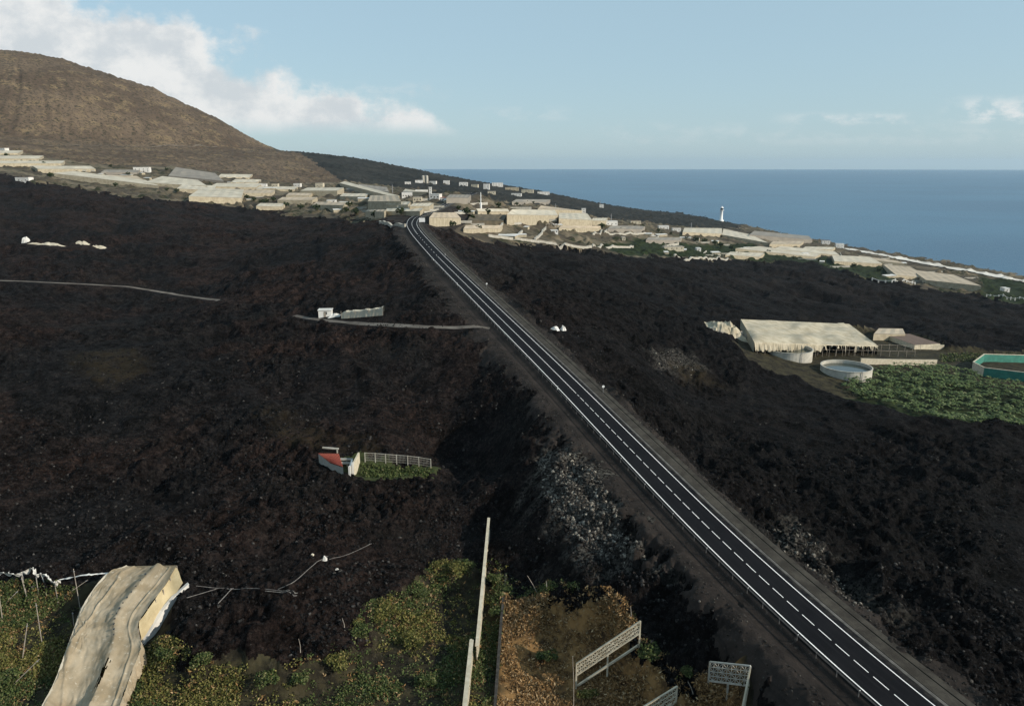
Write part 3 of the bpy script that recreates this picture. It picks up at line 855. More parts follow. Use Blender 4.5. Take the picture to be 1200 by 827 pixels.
GRP = 'net covered greenhouses on the plain beyond the lava'
def gh(quad, h, label, roof='net', wall='net_wall', group=GRP, nu=10, nv=8, sag=.25, name='greenhouse', posts=0, cat='greenhouse', rib=.12, deep=260, smooth=False, sides=(0, 1, 2, 3)):
    c = [T(px, py, h) for px, py in quad]
    # a far corner that slips over a rise is brought back to a sensible size
    for i, j in ((2, 1), (3, 0)):
        v = c[i][:2] - c[j][:2]; L_ = np.linalg.norm(v)
        if L_ > deep:
            q = c[j][:2] + v * deep / L_; c[i] = np.array([q[0], q[1], gf(*q) + h])
    o = np.mean(c, 0); o[2] = gf(o[0], o[1])
    t = thing(name, label, cat, o, 0, group)
    V = []; Fc = []
    for j in range(nv + 1):
        for i in range(nu + 1):
            u, v = i / nu, j / nv
            p = (c[0] * (1 - u) + c[1] * u) * (1 - v) + (c[3] * (1 - u) + c[2] * u) * v
            inner = 0 < i < nu and 0 < j < nv
            z = p[2]
            if inner:
                z = max(z, gf(p[0], p[1]) + h * .55) + (fbm(np.array([u * 5.0]), np.array([v * 4.0]), 3, 3)[0] * 2.5 * sag if smooth else (-sag if (i % 2) else sag * .6)) + random.uniform(-rib, rib)
            elif smooth and j == 0: z -= abs(fbm(np.array([u * 9.0]), np.array([.5]), 3, 13)[0]) * 2.2
            V.append((p[0] - o[0], p[1] - o[1], z - o[2]))
    for j in range(nv):
        for i in range(nu):
            a = j * (nu + 1) + i; Fc.append((a, a + 1, a + nu + 2, a + nu + 1))
    MBx = MB(); MBx.add(V, Fc)
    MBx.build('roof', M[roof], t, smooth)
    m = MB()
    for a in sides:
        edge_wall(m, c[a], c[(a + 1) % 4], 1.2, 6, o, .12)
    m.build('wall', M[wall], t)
    for k in range(posts):
        u = (k + .5) / posts; q = c[0] * (1 - u) + c[1] * u; d = c[0] - c[3]; d = d / (np.linalg.norm(d[:2]) + 1e-6) * .15
        MB().bar((q[0] + d[0] - o[0], q[1] + d[1] - o[1], gf(q[0], q[1]) - .5 - o[2]), (q[0] + d[0] - o[0], q[1] + d[1] - o[1], q[2] - o[2]), .16).build('post', M['wood'], t)
    return t, c, o

def qd(x0, x1, yf, yb, sk=0, sl=0):
    """roof corners: front edge x0-x1 at yf (right end lower by sl), back edge at yb shifted by sk"""
    return [(x0, yf), (x1, yf + sl), (x1 + sk, yb + sl * .6), (x0 + sk, yb)]

GH = [
    (qd(-30, 21, 179.5, 176.5, 6), 4, 'pale greenhouse roof highest up at the left edge under the mountain', 'net'),
    (qd(-10, 45, 186, 182.5, 6), 4, 'second pale greenhouse from the top of the stepped rows at the left edge', 'net'),
    (qd(-20, 72, 191.5, 188.5, 4), 4, 'long low greenhouse third down in the stepped rows at the left edge', 'net'),
    (qd(44, 112, 198, 194.5, -6), 4, 'narrow pale greenhouse lowest of the stepped rows below the mountain', 'net'),
    ([(62, 203), (186, 217.5), (170, 211), (86, 200.5)], 4, 'long bright greenhouse sloping down to the right above the black lava', 'net'),
    ([(168, 214), (243, 218), (232, 211), (190, 206.5)], 5, 'bright two part greenhouse with smooth pale roof under the mountain foot', 'net'),
    ([(197, 206), (262, 212), (252, 203), (206, 196)], 4, 'dark grey net greenhouse against the foot of the mountain', 'net_grey'),
    (qd(118, 160, 202, 199, 5), 3, 'thin tan greenhouse behind the long bright sloping one', 'net_grey'),
    ([(207, 221), (250, 223), (254, 217.5), (214, 216)], 5, 'tan sided greenhouse below the bright two part one', 'net'),
    ([(221, 230), (283, 232), (286, 222), (236, 220)], 6, 'large cream greenhouse with dark openings at the lava edge', 'net'),
    (qd(246, 300, 218.5, 214.5, 8, 1), 4, 'long thin white greenhouse just under the mountain foot', 'net'),
    (qd(352, 395, 223.5, 220, 8), 7, 'box shaped tan greenhouse with tall plain front below the mountain', 'net'),
    ([(398, 214.5), (462, 231), (468, 229.5), (404, 212.5)], 4, 'very narrow white greenhouse running diagonally down the mountain foot', 'net'),
    ([(425, 221), (456, 225), (452, 216), (418, 213.5)], 4, 'grey net greenhouse at the right end of the mountain foot', 'net_grey'),
    ([(431, 236), (470, 236), (466, 229), (434, 229)], 8, 'rounded tan greenhouse left of the small town', 'net_peach'),
    (qd(325, 366, 234.5, 231, 6), 5, 'flat tan greenhouse above the middle of the lava edge', 'net_peach'),
    (qd(428, 450, 248, 245.5, 3), 5, 'small tan greenhouse left of the road bend', 'net_peach'),
    (qd(450, 492, 247.5, 244, 4), 4, 'long white roofed greenhouse just left of the road bend', 'net'),
    (qd(480, 503, 241.5, 238, 5), 5, 'tan greenhouse behind the white roofed one at the road bend', 'net'),
    (qd(523, 548, 231.5, 228, 4, .5), 6, 'grey box greenhouse right of the small town', 'net_grey'),
    ([(503, 255), (540, 255.5), (534, 249), (508, 249)], 5, 'tan greenhouse standing right of the road bend', 'net_peach'),
    (qd(560, 597, 247.5, 244.5, -2, .5), 4, 'long low white roof left of the largest greenhouse', 'net'),
    ([(594, 251.5), (654, 252.5), (650, 246), (600, 245.5)], 10, 'largest greenhouse on the plain with tall cream front', 'net'),
    ([(655, 256), (694, 258), (688, 250), (655, 249.5)], 8, 'lower right wing greenhouse beside the largest one', 'net'),
    ([(630, 245), (682, 246.5), (676, 242), (634, 241)], 7, 'long greenhouse roof right behind the largest one', 'net_peach'),
    (qd(693, 710, 258.5, 255.5, 2), 6, 'small cream greenhouse right of the low wing greenhouse', 'net'),
    (qd(543, 586, 268, 264, 3), 3, 'flat pale low greenhouse in front of the terraced plots', 'net_peach'),
    ([(800, 272), (846, 274), (846, 267.5), (802, 267)], 5, 'wide white greenhouse below the lighthouse', 'net'),
    ([(846, 275), (900, 284.5), (880, 275), (848, 267.8)], 5, 'white greenhouse sloping seaward, right of the wide one below the lighthouse', 'net'),
    ([(878, 275), (952, 281), (946, 275), (884, 270.5)], 6, 'grey brown greenhouse at the cliff edge right of the lighthouse', 'net_grey'),
    (qd(902, 938, 286, 282.5, 4), 5, 'tan greenhouse one step below the cliff edge one', 'net_peach'),
    ([(862, 291), (955, 301), (962, 297.5), (890, 288.5)], 4, 'long pale strip greenhouse above the green plots on the coast', 'net'),
    ([(905, 292), (984, 299), (978, 294.5), (915, 288.5)], 4, 'pale greenhouse roof between long strip and seaside houses', 'net'),
    ([(978, 306), (1034, 309), (1020, 301), (975, 299)], 5, 'tan greenhouse with bright front on the coastal plots', 'net'),
    ([(1050, 322), (1090, 326), (1066, 312), (1035, 310)], 4, 'beige trapezoid greenhouse roof near the shore', 'net_peach'),
    ([(1085, 328), (1150, 335), (1118, 322), (1068, 316)], 4, 'peach coloured greenhouse nearest the shore at the lava edge', 'net_peach'),
    ([(1010, 303), (1060, 309), (1052, 305.5), (1006, 299.5)], 3, 'low pale greenhouse strip right at the beach', 'net_peach'),
    (qd(255, 292, 207.5, 204, 4, .6), 3, 'low cream greenhouse right of the dark grey one at the mountain foot', 'net'),
    (qd(300, 345, 221.5, 218.5, 4, .5), 3, 'low cream greenhouse under the bare foot of the mountain', 'net'),
    (qd(283, 318, 226, 222.5, 4, .5), 4, 'tan greenhouse right of the large cream one with dark openings', 'net_peach'),
    (qd(366, 402, 240, 236.5, 5, .5), 4, 'brownish greenhouse near the right half of the lava edge', 'net_peach'),
    (qd(398, 428, 230, 226.5, 4, .6), 4, 'cream greenhouse left of the rounded tan one', 'net'),
    (qd(712, 752, 268, 264.5, 4, .5), 4, 'brown roofed greenhouse between the low wing and the coast', 'net_grey'),
    (qd(600, 640, 236.5, 233.5, 5, .5), 5, 'pale greenhouse in front of the dark slope left of the headland', 'net_grey'),
    (qd(472, 503, 224.5, 221.5, 3, .4), 4, 'long white greenhouse roof behind the town hall', 'net'),
    (qd(452, 478, 239.5, 236, 3, .5), 5, 'cream greenhouse between the rounded tan one and the town', 'net'),
    (qd(655, 702, 267, 264.5, 3, .5), 3, 'low tan greenhouse on the terraced plots below the low wing', 'net_peach'),
    (qd(757, 796, 281, 278, 3, .6), 3, 'low grey greenhouse between the brown plots and the coast', 'net_grey'),
    (qd(548, 590, 258, 251, 4, 1), 3, 'brown shaded net field left of the largest greenhouse', 'net_brown'),
    (qd(130, 168, 208.5, 205, -8, 2), 3, 'small tan greenhouse tucked behind the long bright sloping one', 'net_peach'),
    (qd(300, 330, 241.5, 238, 5, .6), 4, 'pale greenhouse at the lava edge right of the large cream one', 'net'),
    (qd(270, 300, 213.5, 210, 6, .8), 3, 'narrow bright greenhouse right under the dark grey net one', 'net'),
    (qd(940, 975, 291.5, 289, 4, 1), 4, 'pale greenhouse beside the seaside houses', 'net'),
    (qd(850, 890, 298.5, 295, 6, 2.5), 3, 'short pale greenhouse at the left end of the green coastal plots', 'net'),
    (qd(335, 362, 229, 226, 4, .3), 4, 'tan greenhouse left of the box shaped one', 'net_peach'),
    (qd(405, 430, 222, 219.5, 4, .5), 3, 'grey greenhouse left of the mountain foot end', 'net_grey'),
]
for q in GH:
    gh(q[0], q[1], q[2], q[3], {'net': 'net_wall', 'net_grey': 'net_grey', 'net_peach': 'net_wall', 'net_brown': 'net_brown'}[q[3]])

def house(px, py, wpx, hpx, label, depth=9, wall='plaster', roof='plaster', rz=0, name='house', cat='house', nwin=2, door=True, group=None):
    p = T(px, py); zc = depth_of(p); wd = wpx * zc / F; h = max(2.4, hpx * zc / F / .97)
    t = thing(name, label, cat, p, rz, group)
    MB().box((0, depth / 2, h / 2 - 1), (wd, depth, h + 2)).build('wall', M[wall], t)
    MB().box((0, depth / 2, h + .12), (wd + .5, depth + .5, .25)).build('roof', M[roof], t)
    k = max(1, int(h / 3.2))
    for f in range(k):
        for i in range(nwin):
            MB().box((wd * ((i + .5) / nwin - .5) + .2, -.02, f * 3.1 + 1.9 if h > 3 else h * .6), (min(1.3, wd / nwin * .5), .1, 1.2)).build('window', M['glass_dark'], t)
    if door: MB().box((-wd * .02, -.03, 1.0), (.95, .1, 2.0)).build('door', M['wood'], t)
    return t
HS = [
    (26, 213, 17, 5, 'white flat shed at the lava edge below the stepped greenhouses', 'plaster', 'roof_brown', 2),
    (166, 202, 18, 5.5, 'white two storey house above the bright two part greenhouse', 'plaster', 'plaster', 4),
    (3, 178, 7, 4, 'tiny white house at the very left edge above the stepped greenhouses', 'plaster', 'plaster', 1),
    (308, 220, 8, 4, 'leftmost white house of the row under the mountain foot', 'plaster', 'plaster', 2),
    (322, 219, 7, 3.5, 'low cream house second in the row under the mountain foot', 'block_cream', 'roof_brown', 2),
    (348, 219, 8, 3.5, 'white house at the right end of the row under the mountain foot', 'plaster', 'plaster', 2),
    (374, 219, 9, 4, 'cream house behind the box shaped greenhouse', 'block_cream', 'ridge_roof', 2),
    (388, 238, 10, 3, 'white low hut on scrub left of the rounded tan greenhouse', 'plaster', 'plaster', 2),
    (477, 231, 12, 5, 'white long building at the left end of the small town', 'plaster', 'plaster', 4),
    (489, 236, 10, 4.5, 'cream building at the front of the small town', 'block_cream', 'ridge_roof', 3),
    (494, 227, 14, 4, 'wide white hall at the back of the small town', 'plaster', 'plaster', 5),
    (509, 233, 12, 5, 'white house right of the tall town tower', 'plaster', 'plaster', 3),
    (519, 236, 10, 4, 'white house at the right end of the small town', 'plaster', 'roof_tile', 3),
    (486, 244, 7, 4, 'small white house standing above the road bend', 'plaster', 'plaster', 2),
    (478, 216, 7, 2.5, 'small white house far left of the grey silos on the dark slope', 'plaster', 'plaster', 2),
    (491, 214.5, 9, 3, 'white house at the foot of the grey silos', 'plaster', 'plaster', 2),
    (507, 215.5, 8, 3, 'white house right beside the grey silos', 'plaster', 'ridge_roof', 2),
    (523, 216, 7, 4, 'white house alone between silos and seaside village on the slope', 'plaster', 'plaster', 2),
    (543, 218, 10, 4, 'white house at the left end of the seaside village', 'plaster', 'plaster', 3),
    (556, 219.5, 8, 3, 'low cream house in the left of the seaside village', 'block_cream', 'ridge_roof', 2),
    (570, 221.5, 7, 5.5, 'tallest white house in the middle of the seaside village', 'plaster', 'plaster', 2),
    (583, 218.5, 13, 4, 'wide white house at the back of the seaside village', 'plaster', 'plaster', 4),
    (600, 223, 16, 3, 'long tan building right of the village centre', 'net_wall', 'ridge_roof', 4),
    (618, 225.5, 14, 3, 'long cream building second from the right in the seaside village', 'block_cream', 'ridge_roof', 4),
    (637, 228, 14, 3, 'long white building at the right end of the seaside village', 'plaster', 'ridge_roof', 4),
    (605, 229.5, 12, 2.5, 'low white house below the seaside village', 'plaster', 'plaster', 3),
    (576, 227, 9, 2.5, 'low tan house below the left of the seaside village', 'block_cream', 'ridge_roof', 2),
    (684, 252, 5, 7, 'small white water tower block behind the low wing greenhouse', 'plaster', 'plaster', 1),
    (717, 264, 14, 4.5, 'white farmhouse right of the low wing greenhouse', 'plaster', 'plaster', 3),
    (745, 262, 12, 3, 'tan farm building in front of the dark headland', 'block_cream', 'roof_brown', 3),
    (778, 268, 12, 3, 'white low house left of the wide greenhouse below the lighthouse', 'plaster', 'plaster', 3),
    (793, 271, 10, 3.5, 'white house touching the left end of the wide greenhouse below the lighthouse', 'plaster', 'ridge_roof', 2),
    (705, 243.5, 5, 3.5, 'lone white domed hut on the headland ridge', 'plaster', 'plaster', 1),
    (790, 293, 24, 3.5, 'long cream wall house among the green plots', 'block_cream', 'ridge_roof', 4),
    (819, 294, 5, 3, 'tiny cream hut right of the long cream wall house', 'plaster', 'plaster', 1),
    (731, 282, 4, 3.5, 'tiny pale hut on the terraced brown plots', 'block_cream', 'ridge_roof', 1),
    (968, 286, 9, 4, 'white seaside house with dark roof on the cliff edge', 'plaster', 'roof_brown', 2),
    (984, 291, 9, 5, 'pale green and white seaside house lowest on the cliff', 'plaster', 'plaster', 2),
    (1180, 342, 6, 4, 'small white hut on the green plot at the right edge', 'plaster', 'plaster', 1),
    (945, 300, 8, 3, 'small white shed by the long pale strip greenhouse', 'plaster', 'plaster', 1),
    (650, 273, 8, 2.5, 'white low shed among the terraced plots below the largest greenhouse', 'plaster', 'plaster', 2),
    (667, 267, 4, 5, 'narrow cream pump house below the low wing greenhouse', 'block_cream', 'ridge_roof', 1),
]
for (px, py, wp, hp, lab, wl, rf_, nw) in HS:
    house(px, py, wp, hp, lab, 9, wl, rf_, random.uniform(-.25, .15), nwin=nw)

# tiny sheds and low walls too small to tell apart
PLAIN = [(0, 190), (60, 203), (150, 210), (230, 226), (300, 240), (400, 250), (460, 254), (478, 236), (545, 232), (600, 238), (690, 258), (760, 268), (800, 276), (905, 284), (1000, 296), (1080, 314), (1160, 330), (1140, 340), (1050, 328), (940, 306), (800, 300), (700, 286), (560, 276), (520, 262), (440, 252), (420, 222), (330, 216), (220, 208), (100, 200)]
PLW = np.array([T(*q)[:2] for q in PLAIN])
def plain_points(k):
    out = []
    while len(out) < k:
        px, py = random.uniform(0, 1160), random.uniform(190, 340)
        if in_poly(np.array([px]), np.array([py]), PLAIN)[0]:
            p = T(px, py)
            if 560 < p[1] < 2000: out.append(p)
    return out
shed = None
for i, p in enumerate(plain_points(42)):
    if shed is None:
        shed = thing('farm_shed', 'tiny pale shed roof scattered among the far greenhouses and plots', 'shed', p, 0, 'tiny sheds on the far plain')
        MB().box((0, 0, .9), (9, 5, 3.4)).build('wall', M['net_wall'], shed)
        MB().add([(-4.8, -2.8, 2.6), (4.8, -2.8, 2.6), (4.8, 2.8, 3.4), (-4.8, 2.8, 3.4)], [(0, 1, 2, 3)]).build('roof', M['plaster'], shed)
        continue
    c2 = shed.copy(); C.objects.link(c2); c2.location = p; c2.rotation_euler = (0, 0, random.uniform(-.5, .5)); c2.scale = (random.uniform(.5, 2.2), random.uniform(.6, 2.0), random.uniform(.6, 1.2))
    for ch in shed.children:
        q = ch.copy(); C.objects.link(q); q.parent = c2
shed = None
for i, p in enumerate(plain_points(46)):
    if shed is None:
        shed = thing('plot_wall', 'short low pale wall dividing the far plots', 'wall', p, 0, 'short low walls on the far plain')
        MB().box((0, 0, .3), (26, .9, 2.6)).build('wall_body', M['block'], shed)
        continue
    c2 = shed.copy(); C.objects.link(c2); c2.location = p; c2.rotation_euler = (random.uniform(-.02, .02), 0, random.choice((.15, .2, 1.2, -.3, .9))); c2.scale = (random.uniform(.5, 2), 1, random.uniform(.6, 1.2))
    for ch in shed.children:
        q = ch.copy(); C.objects.link(q); q.parent = c2

# tower, silos, mast, lighthouse
def place(px, py, name, label, cat, group=None):
    p = T(px, py); return thing(name, label, cat, p, 0, group), depth_of(p)
t, zc = place(504.5, 231, 'bell_tower', 'tall square white tower rising above the small town', 'tower'); k = zc / F
MB().box((0, 0, 5.5 * k - 1), (3 * k, 3 * k, 11 * k + 2)).build('shaft', M['plaster'], t)
MB().box((0, 0, 11.2 * k), (3.6 * k, 3.6 * k, .5 * k)).build('cornice', M['plaster'], t)
for z in (4, 7, 9.4): MB().box((0, -1.5 * k, z * k), (.7 * k, .12, 1.0 * k)).build('window', M['glass_dark'], t)
t, zc = place(498, 214.5, 'silo_block', 'pair of tall grey silos on the dark slope under the skyline', 'silo'); k = zc / F
for x in (-1.9, 2.3):
    MB().lathe([(1.7 * k, -3), (1.7 * k, 7.5 * k), (1.3 * k, 8.3 * k), (.02, 8.7 * k)], (x * k, 0, 0), 16).build('silo', M['block'], t, True)
MB().box((.2 * k, 0, 8.2 * k), (5 * k, 1.2 * k, .5 * k)).build('walkway', M['steel'], t)
t, zc = place(563.5, 246, 'radio_mast', 'thin white mast with thicker foot left of the largest greenhouse', 'mast'); k = zc / F
MB().lathe([(1.3 * k, -2), (1.2 * k, 8 * k), (.55 * k, 8.6 * k), (.4 * k, 20 * k), (.02, 20.2 * k)], k=10).build('pole', M['white_paint'], t)
for z in (12, 16): MB().box((0, 0, z * k), (2.0 * k, .3 * k, .35 * k)).build('crossarm', M['white_paint'], t)
t, zc = place(703, 243, 'radio_mast', 'hair thin mast beside the lone domed hut on the headland', 'mast'); k = zc / F
MB().lathe([(.35 * k, -2), (.25 * k, 8 * k)], k=8).build('pole', M['steel'], t)
for pxm, pym, hm, lab in ((716, 262, 11, 'thin lattice mast above the white farmhouse'), (810, 267, 6, 'short thin mast behind the wide white greenhouse'), (651, 245, 6, 'short mast on the roof line of the largest greenhouse'), (460, 226, 9, 'thin mast at the left end of the small town')):
    t, zc = place(pxm, pym, 'radio_mast', lab, 'mast'); k = zc / F
    MB().lathe([(.45 * k, -2), (.3 * k, hm * k)], k=6).build('pole', M['steel'], t)
    MB().box((0, 0, hm * k * .85), (1.4 * k, .3, .3)).build('crossarm', M['steel'], t)
t, zc = place(845, 259, 'lighthouse', 'tall white lighthouse on the low point by the sea', 'lighthouse'); k = zc / F
MB().lathe([(3.0 * k, -6), (2.9 * k, 1.2 * k), (1.75 * k, 1.6 * k), (1.45 * k, 11.2 * k), (1.7 * k, 11.6 * k)], k=18).build('tower', M['white_paint'], t, True)
MB().lathe([(1.7 * k, 11.6 * k), (2.5 * k, 12.2 * k), (2.5 * k, 12.8 * k), (1.9 * k, 12.8 * k)], k=18).build('gallery', M['white_paint'], t)
lr = MB().lathe([(1.6 * k, 12.8 * k), (1.6 * k, 14.8 * k)], k=12).build('lantern_room', M['glass_dark'], t)
MB().lathe([(2.0 * k, 14.8 * k), (1.7 * k, 15.6 * k), (.5 * k, 16.6 * k), (.02, 17.2 * k)], k=14).build('dome', M['white_paint'], lr, True)

def low_wall(P, h, wd, label, mat='block', name='terrace_wall', cat='wall', group=None, cap=True, straight=False):
    W_ = np.array([T(*q)[:2] for q in P])
    W_ = resample(np.column_stack([W_, np.zeros(len(W_))]), 2.5 if wd < .6 else 4)
    o = np.array([W_[0, 0], W_[0, 1], gf(W_[0, 0], W_[0, 1])]); t = thing(name, label, cat, o, 0, group)
    m = MB(); c = MB()
    gzv = ground_full(W_[:, 0], W_[:, 1])
    if straight: gzv = np.polyval(np.polyfit(np.arange(len(gzv)), gzv, 1), np.arange(len(gzv)))
    for i in range(len(W_) - 1):
        a, b = W_[i, :2] - o[:2], W_[i + 1, :2] - o[:2]; d = b - a; nn = np.array([d[1], -d[0]]) / (np.linalg.norm(d) + 1e-9) * wd / 2
        za, zb = gzv[i] - o[2], gzv[i + 1] - o[2]
        lo = [(*(a + nn), za - 1), (*(a - nn), za - 1), (*(b - nn), zb - 1), (*(b + nn), zb - 1)]
        m.hexa(lo, [(x, y, z + 1 + h) for x, y, z in lo])
        if cap:
            n2 = nn * 1.3; lo = [(*(a + n2), za + h + .01), (*(a - n2), za + h + .01), (*(b - n2), zb + h + .01), (*(b + n2), zb + h + .01)]
            c.hexa(lo, [(x, y, z + .14) for x, y, z in lo])
    m.build('wall_body', M[mat], t)
    if cap: c.build('coping', M[mat], t)
    return t, W_, o
for P, lab in (([(583, 270), (589, 263.5)], 'short pale wall leftmost on the terraced plots'), ([(604, 280), (612, 272)], 'pale slanting wall in the middle of the terraced plots'),
               ([(627, 282.5), (639.5, 268)], 'longest slanting pale wall on the terraced plots'), ([(572, 277), (600, 281), (628, 284), (660, 287.5), (693, 290)], 'long pale wall along the upper lava edge right of the road'),
               ([(694, 289.5), (720, 290), (742, 290)], 'pale wall along the plots left of the long cream wall house'), ([(790, 301), (820, 302.5), (853, 304)], 'pale wall on the lava edge below the green plots'),
               ([(764, 284), (773, 275.5)], 'slanting wall between the brown plots and the tan farm building'), ([(708, 272.5), (740, 274), (766, 275.5)], 'level wall across the brown plots right of the farmhouse'),
               ([(694, 275), (705, 271), (722, 268)], 'curved wall below the white farmhouse'), ([(445, 262), (475, 266)], 'low wall on the lava edge left of the road bend')):
    low_wall(P, 2.0, 1.2, lab, 'block')

def post_row(P, n, h, wd, label, name, cat, mat='white_paint', beam=True):
    a = np.array([T(*q) for q in P]); a = resample(a, .5); o = a[0].copy(); o[2] = gf(o[0], o[1]); t = thing(name, label, cat, o)
    bm_ = MB(); prev = None
    for i in range(n):
        q = a[int(i * (len(a) - 1) / max(1, n - 1))]; z = gf(q[0], q[1]) - o[2]; hh = h * random.uniform(.75, 1.1)
        MB().box((q[0] - o[0], q[1] - o[1], z + hh / 2 - .5), (wd, wd, hh + 1)).build('post', M[mat], t)
        cur = (q[0] - o[0], q[1] - o[1], z + h * .7)
        if beam and prev is not None: bm_.bar(prev, cur, wd * .5, wd * .5)
        prev = cur
    if beam: bm_.build('rail', M[mat], t)
    return t
post_row([(1022, 328), (1045, 331), (1072, 333.5)], 12, 3.2, 1.1, 'row of broken white pillars on the coastal plots at the lava edge', 'ruined_fence', 'fence', 'plaster')
post_row([(1156, 347.5), (1180, 351), (1230, 358)], 16, 3.2, .8, 'row of white fence posts at the right edge below the green plot', 'post_fence', 'fence', 'plaster')
post_row([(640, 266.5), (668, 268)], 10, 5, .7, 'row of dark trellis posts in front of the low wing greenhouse', 'trellis', 'trellis', 'wood')

# ------------------------------------------------------------------ leaves
def mat_leaf(name, a, b, c):
    m, nt, bs = new_mat(name)
    at = attr(nt, 'tone')
    col = mixc(nt, rng_(nt, at, 0, .6), a, b); col = mixc(nt, rng_(nt, at, .72, 1), col, c)
    nt.links.new(col, bs.inputs['Base Color']); bs.inputs['Roughness'].default_value = .75; bs.inputs['Specular IOR Level'].default_value = .2
    return m
M['leaf_tree'] = mat_leaf('dark_leaves', (.018, .028, .012), (.038, .055, .022), (.06, .075, .03))
M['leaf_weed'] = mat_leaf('weed_leaves', (.022, .038, .012), (.068, .092, .027), (.17, .16, .075))
M['leaf_yellow'] = mat_leaf('yellowing_leaves', (.042, .050, .014), (.135, .132, .036), (.25, .20, .08))
M['leaf_dry'] = mat_leaf('dry_leaves', (.09, .053, .024), (.26, .155, .063), (.42, .31, .18))
M['leaf_banana'] = mat_leaf('banana_leaves', (.026, .042, .014), (.088, .122, .040), (.20, .21, .10))

def leaf_mesh(name, Cn, size, mat, parent=None, kind=None, up=.55, tone=None, elong=1.6):
    """one quad per centre, random turn"""
    Cn = np.asarray(Cn, float); k = len(Cn)
    a = rng.uniform(0, 2 * PI, k); d = rng.normal(size=(k, 3)); d[:, 2] = np.abs(d[:, 2]) * up + .1
    d /= np.linalg.norm(d, axis=1)[:, None]
    e = np.cross(d, rng.normal(size=(k, 3))); e /= np.linalg.norm(e, axis=1)[:, None]
    sz = size * rng.uniform(.5, 1.3, k) if np.isscalar(size) else size
    d = d * (sz * elong)[:, None]; e = e * (sz * .55)[:, None]
    V = np.stack([Cn - d * .5 - e * .3, Cn - d * .1 + e, Cn + d * .6, Cn + d * .1 - e], 1).reshape(-1, 3)
    o = mesh_obj(name, V, np.arange(4 * k).reshape(-1, 4), mat, parent, False, kind)
    tn = rng.uniform(0, 1, k) if tone is None else tone
    at = o.data.attributes.new('tone', 'FLOAT', 'POINT'); at.data.foreach_set('value', np.repeat(tn, 4).astype(np.float32))
    return o

def blob(n_, r, h, lobes=7):
    """points of an uneven crown, origin at its foot"""
    P = []
    L_ = [(rng.normal(0, r * .42), rng.normal(0, r * .42), h * rng.uniform(.4, .85), r * rng.uniform(.35, .6)) for _ in range(lobes)]
    for i in range(n_):
        x, y, z, q = L_[i % lobes]; v = rng.normal(size=3); v /= np.linalg.norm(v); v *= q * rng.uniform(.5, 1) ** .5
        P.append((x + v[0], y + v[1], max(.05, z + v[2] * h / r * .6)))
    return np.array(P)

# far trees: one built with trunk and crown, the rest are copies
tree = thing('broadleaf_tree', 'small dark bushy tree far off among the greenhouses and houses', 'tree', (0, 0, 0), 0, 'far trees on the plain')
MB().tube([(0, 0, -1), (.1, 0, 1.2), (0, .1, 3.2)], .28, 6, .12).build('trunk', M['bark'], tree)
leaf_mesh('crown', blob(260, 2.6, 5.5), .75, M['leaf_tree'], tree)
TREES = [(290, 233), (297, 236), (305, 238), (312, 240), (284, 230), (320, 236), (335, 243), (352, 246), (372, 247), (405, 249), (416, 251), (441, 256), (470, 252), (538, 246), (546, 252), (553, 258), (572, 252), (585, 243),
         (606, 241), (625, 239), (668, 262), (688, 263), (706, 268), (727, 271), (752, 268), (772, 272), (786, 275), (805, 281), (815, 283), (826, 285), (838, 287), (845, 290), (858, 293), (874, 291), (900, 297), (960, 307), (1000, 313),
         (195, 200), (150, 206), (120, 214), (135, 219), (60, 208), (240, 228), (196, 224), (207, 226), (340, 226), (410, 243), (520, 262), (530, 266), (560, 271), (930, 304), (1030, 319), (1100, 333), (8, 184), (52, 194), (130, 196)]
for i, (px, py) in enumerate(TREES):
    o = tree if i == 0 else tree.copy()
    if i:
        C.objects.link(o)
        for ch in tree.children:
            c2 = ch.copy(); C.objects.link(c2); c2.parent = o
    p = T(px, py); o.location = p; s_ = random.uniform(.7, 1.35); o.scale = (s_ * 1.2, s_ * 1.2, s_); o.rotation_euler = (0, 0, random.uniform(0, 6))

# ------------------------------------------------------------------ right-hand farm
def crumple(px, py, wpx, h, depth, label, mat='net', name='torn_net', cat='torn net', n_=14, rz=0, spiky=.5):
    p = T(px, py); wd = wpx * depth_of(p) / F
    m_ = max(5, n_ // 2); V = []; Fc = []
    for j in range(m_ + 1):
        for i in range(n_ + 1):
            u, v = i / n_ * 2 - 1, j / m_ * 2 - 1
            hump = max(0, 1 - abs(u) ** 3) * max(0, 1 - v * v) ** .6
            x = u * wd / 2 + random.uniform(-.3, .3) * wd / n_; y = v * depth / 2 + random.uniform(-.3, .3) * depth / m_
            z = h * hump * (1 - spiky + spiky * random.uniform(0, 1.3)) + .06
            wx, wy = p[0] + x * math.cos(rz) - y * math.sin(rz), p[1] + x * math.sin(rz) + y * math.cos(rz)
            V.append((wx - p[0], wy - p[1], gf(wx, wy) - p[2] + z))
    for j in range(m_):
        for i in range(n_):
            a = j * (n_ + 1) + i; Fc.append((a, a + 1, a + n_ + 2, a + n_ + 1))
    o = mesh_obj(name, V, Fc, M[mat], None, False, None, p); tag(o, label, cat); return o

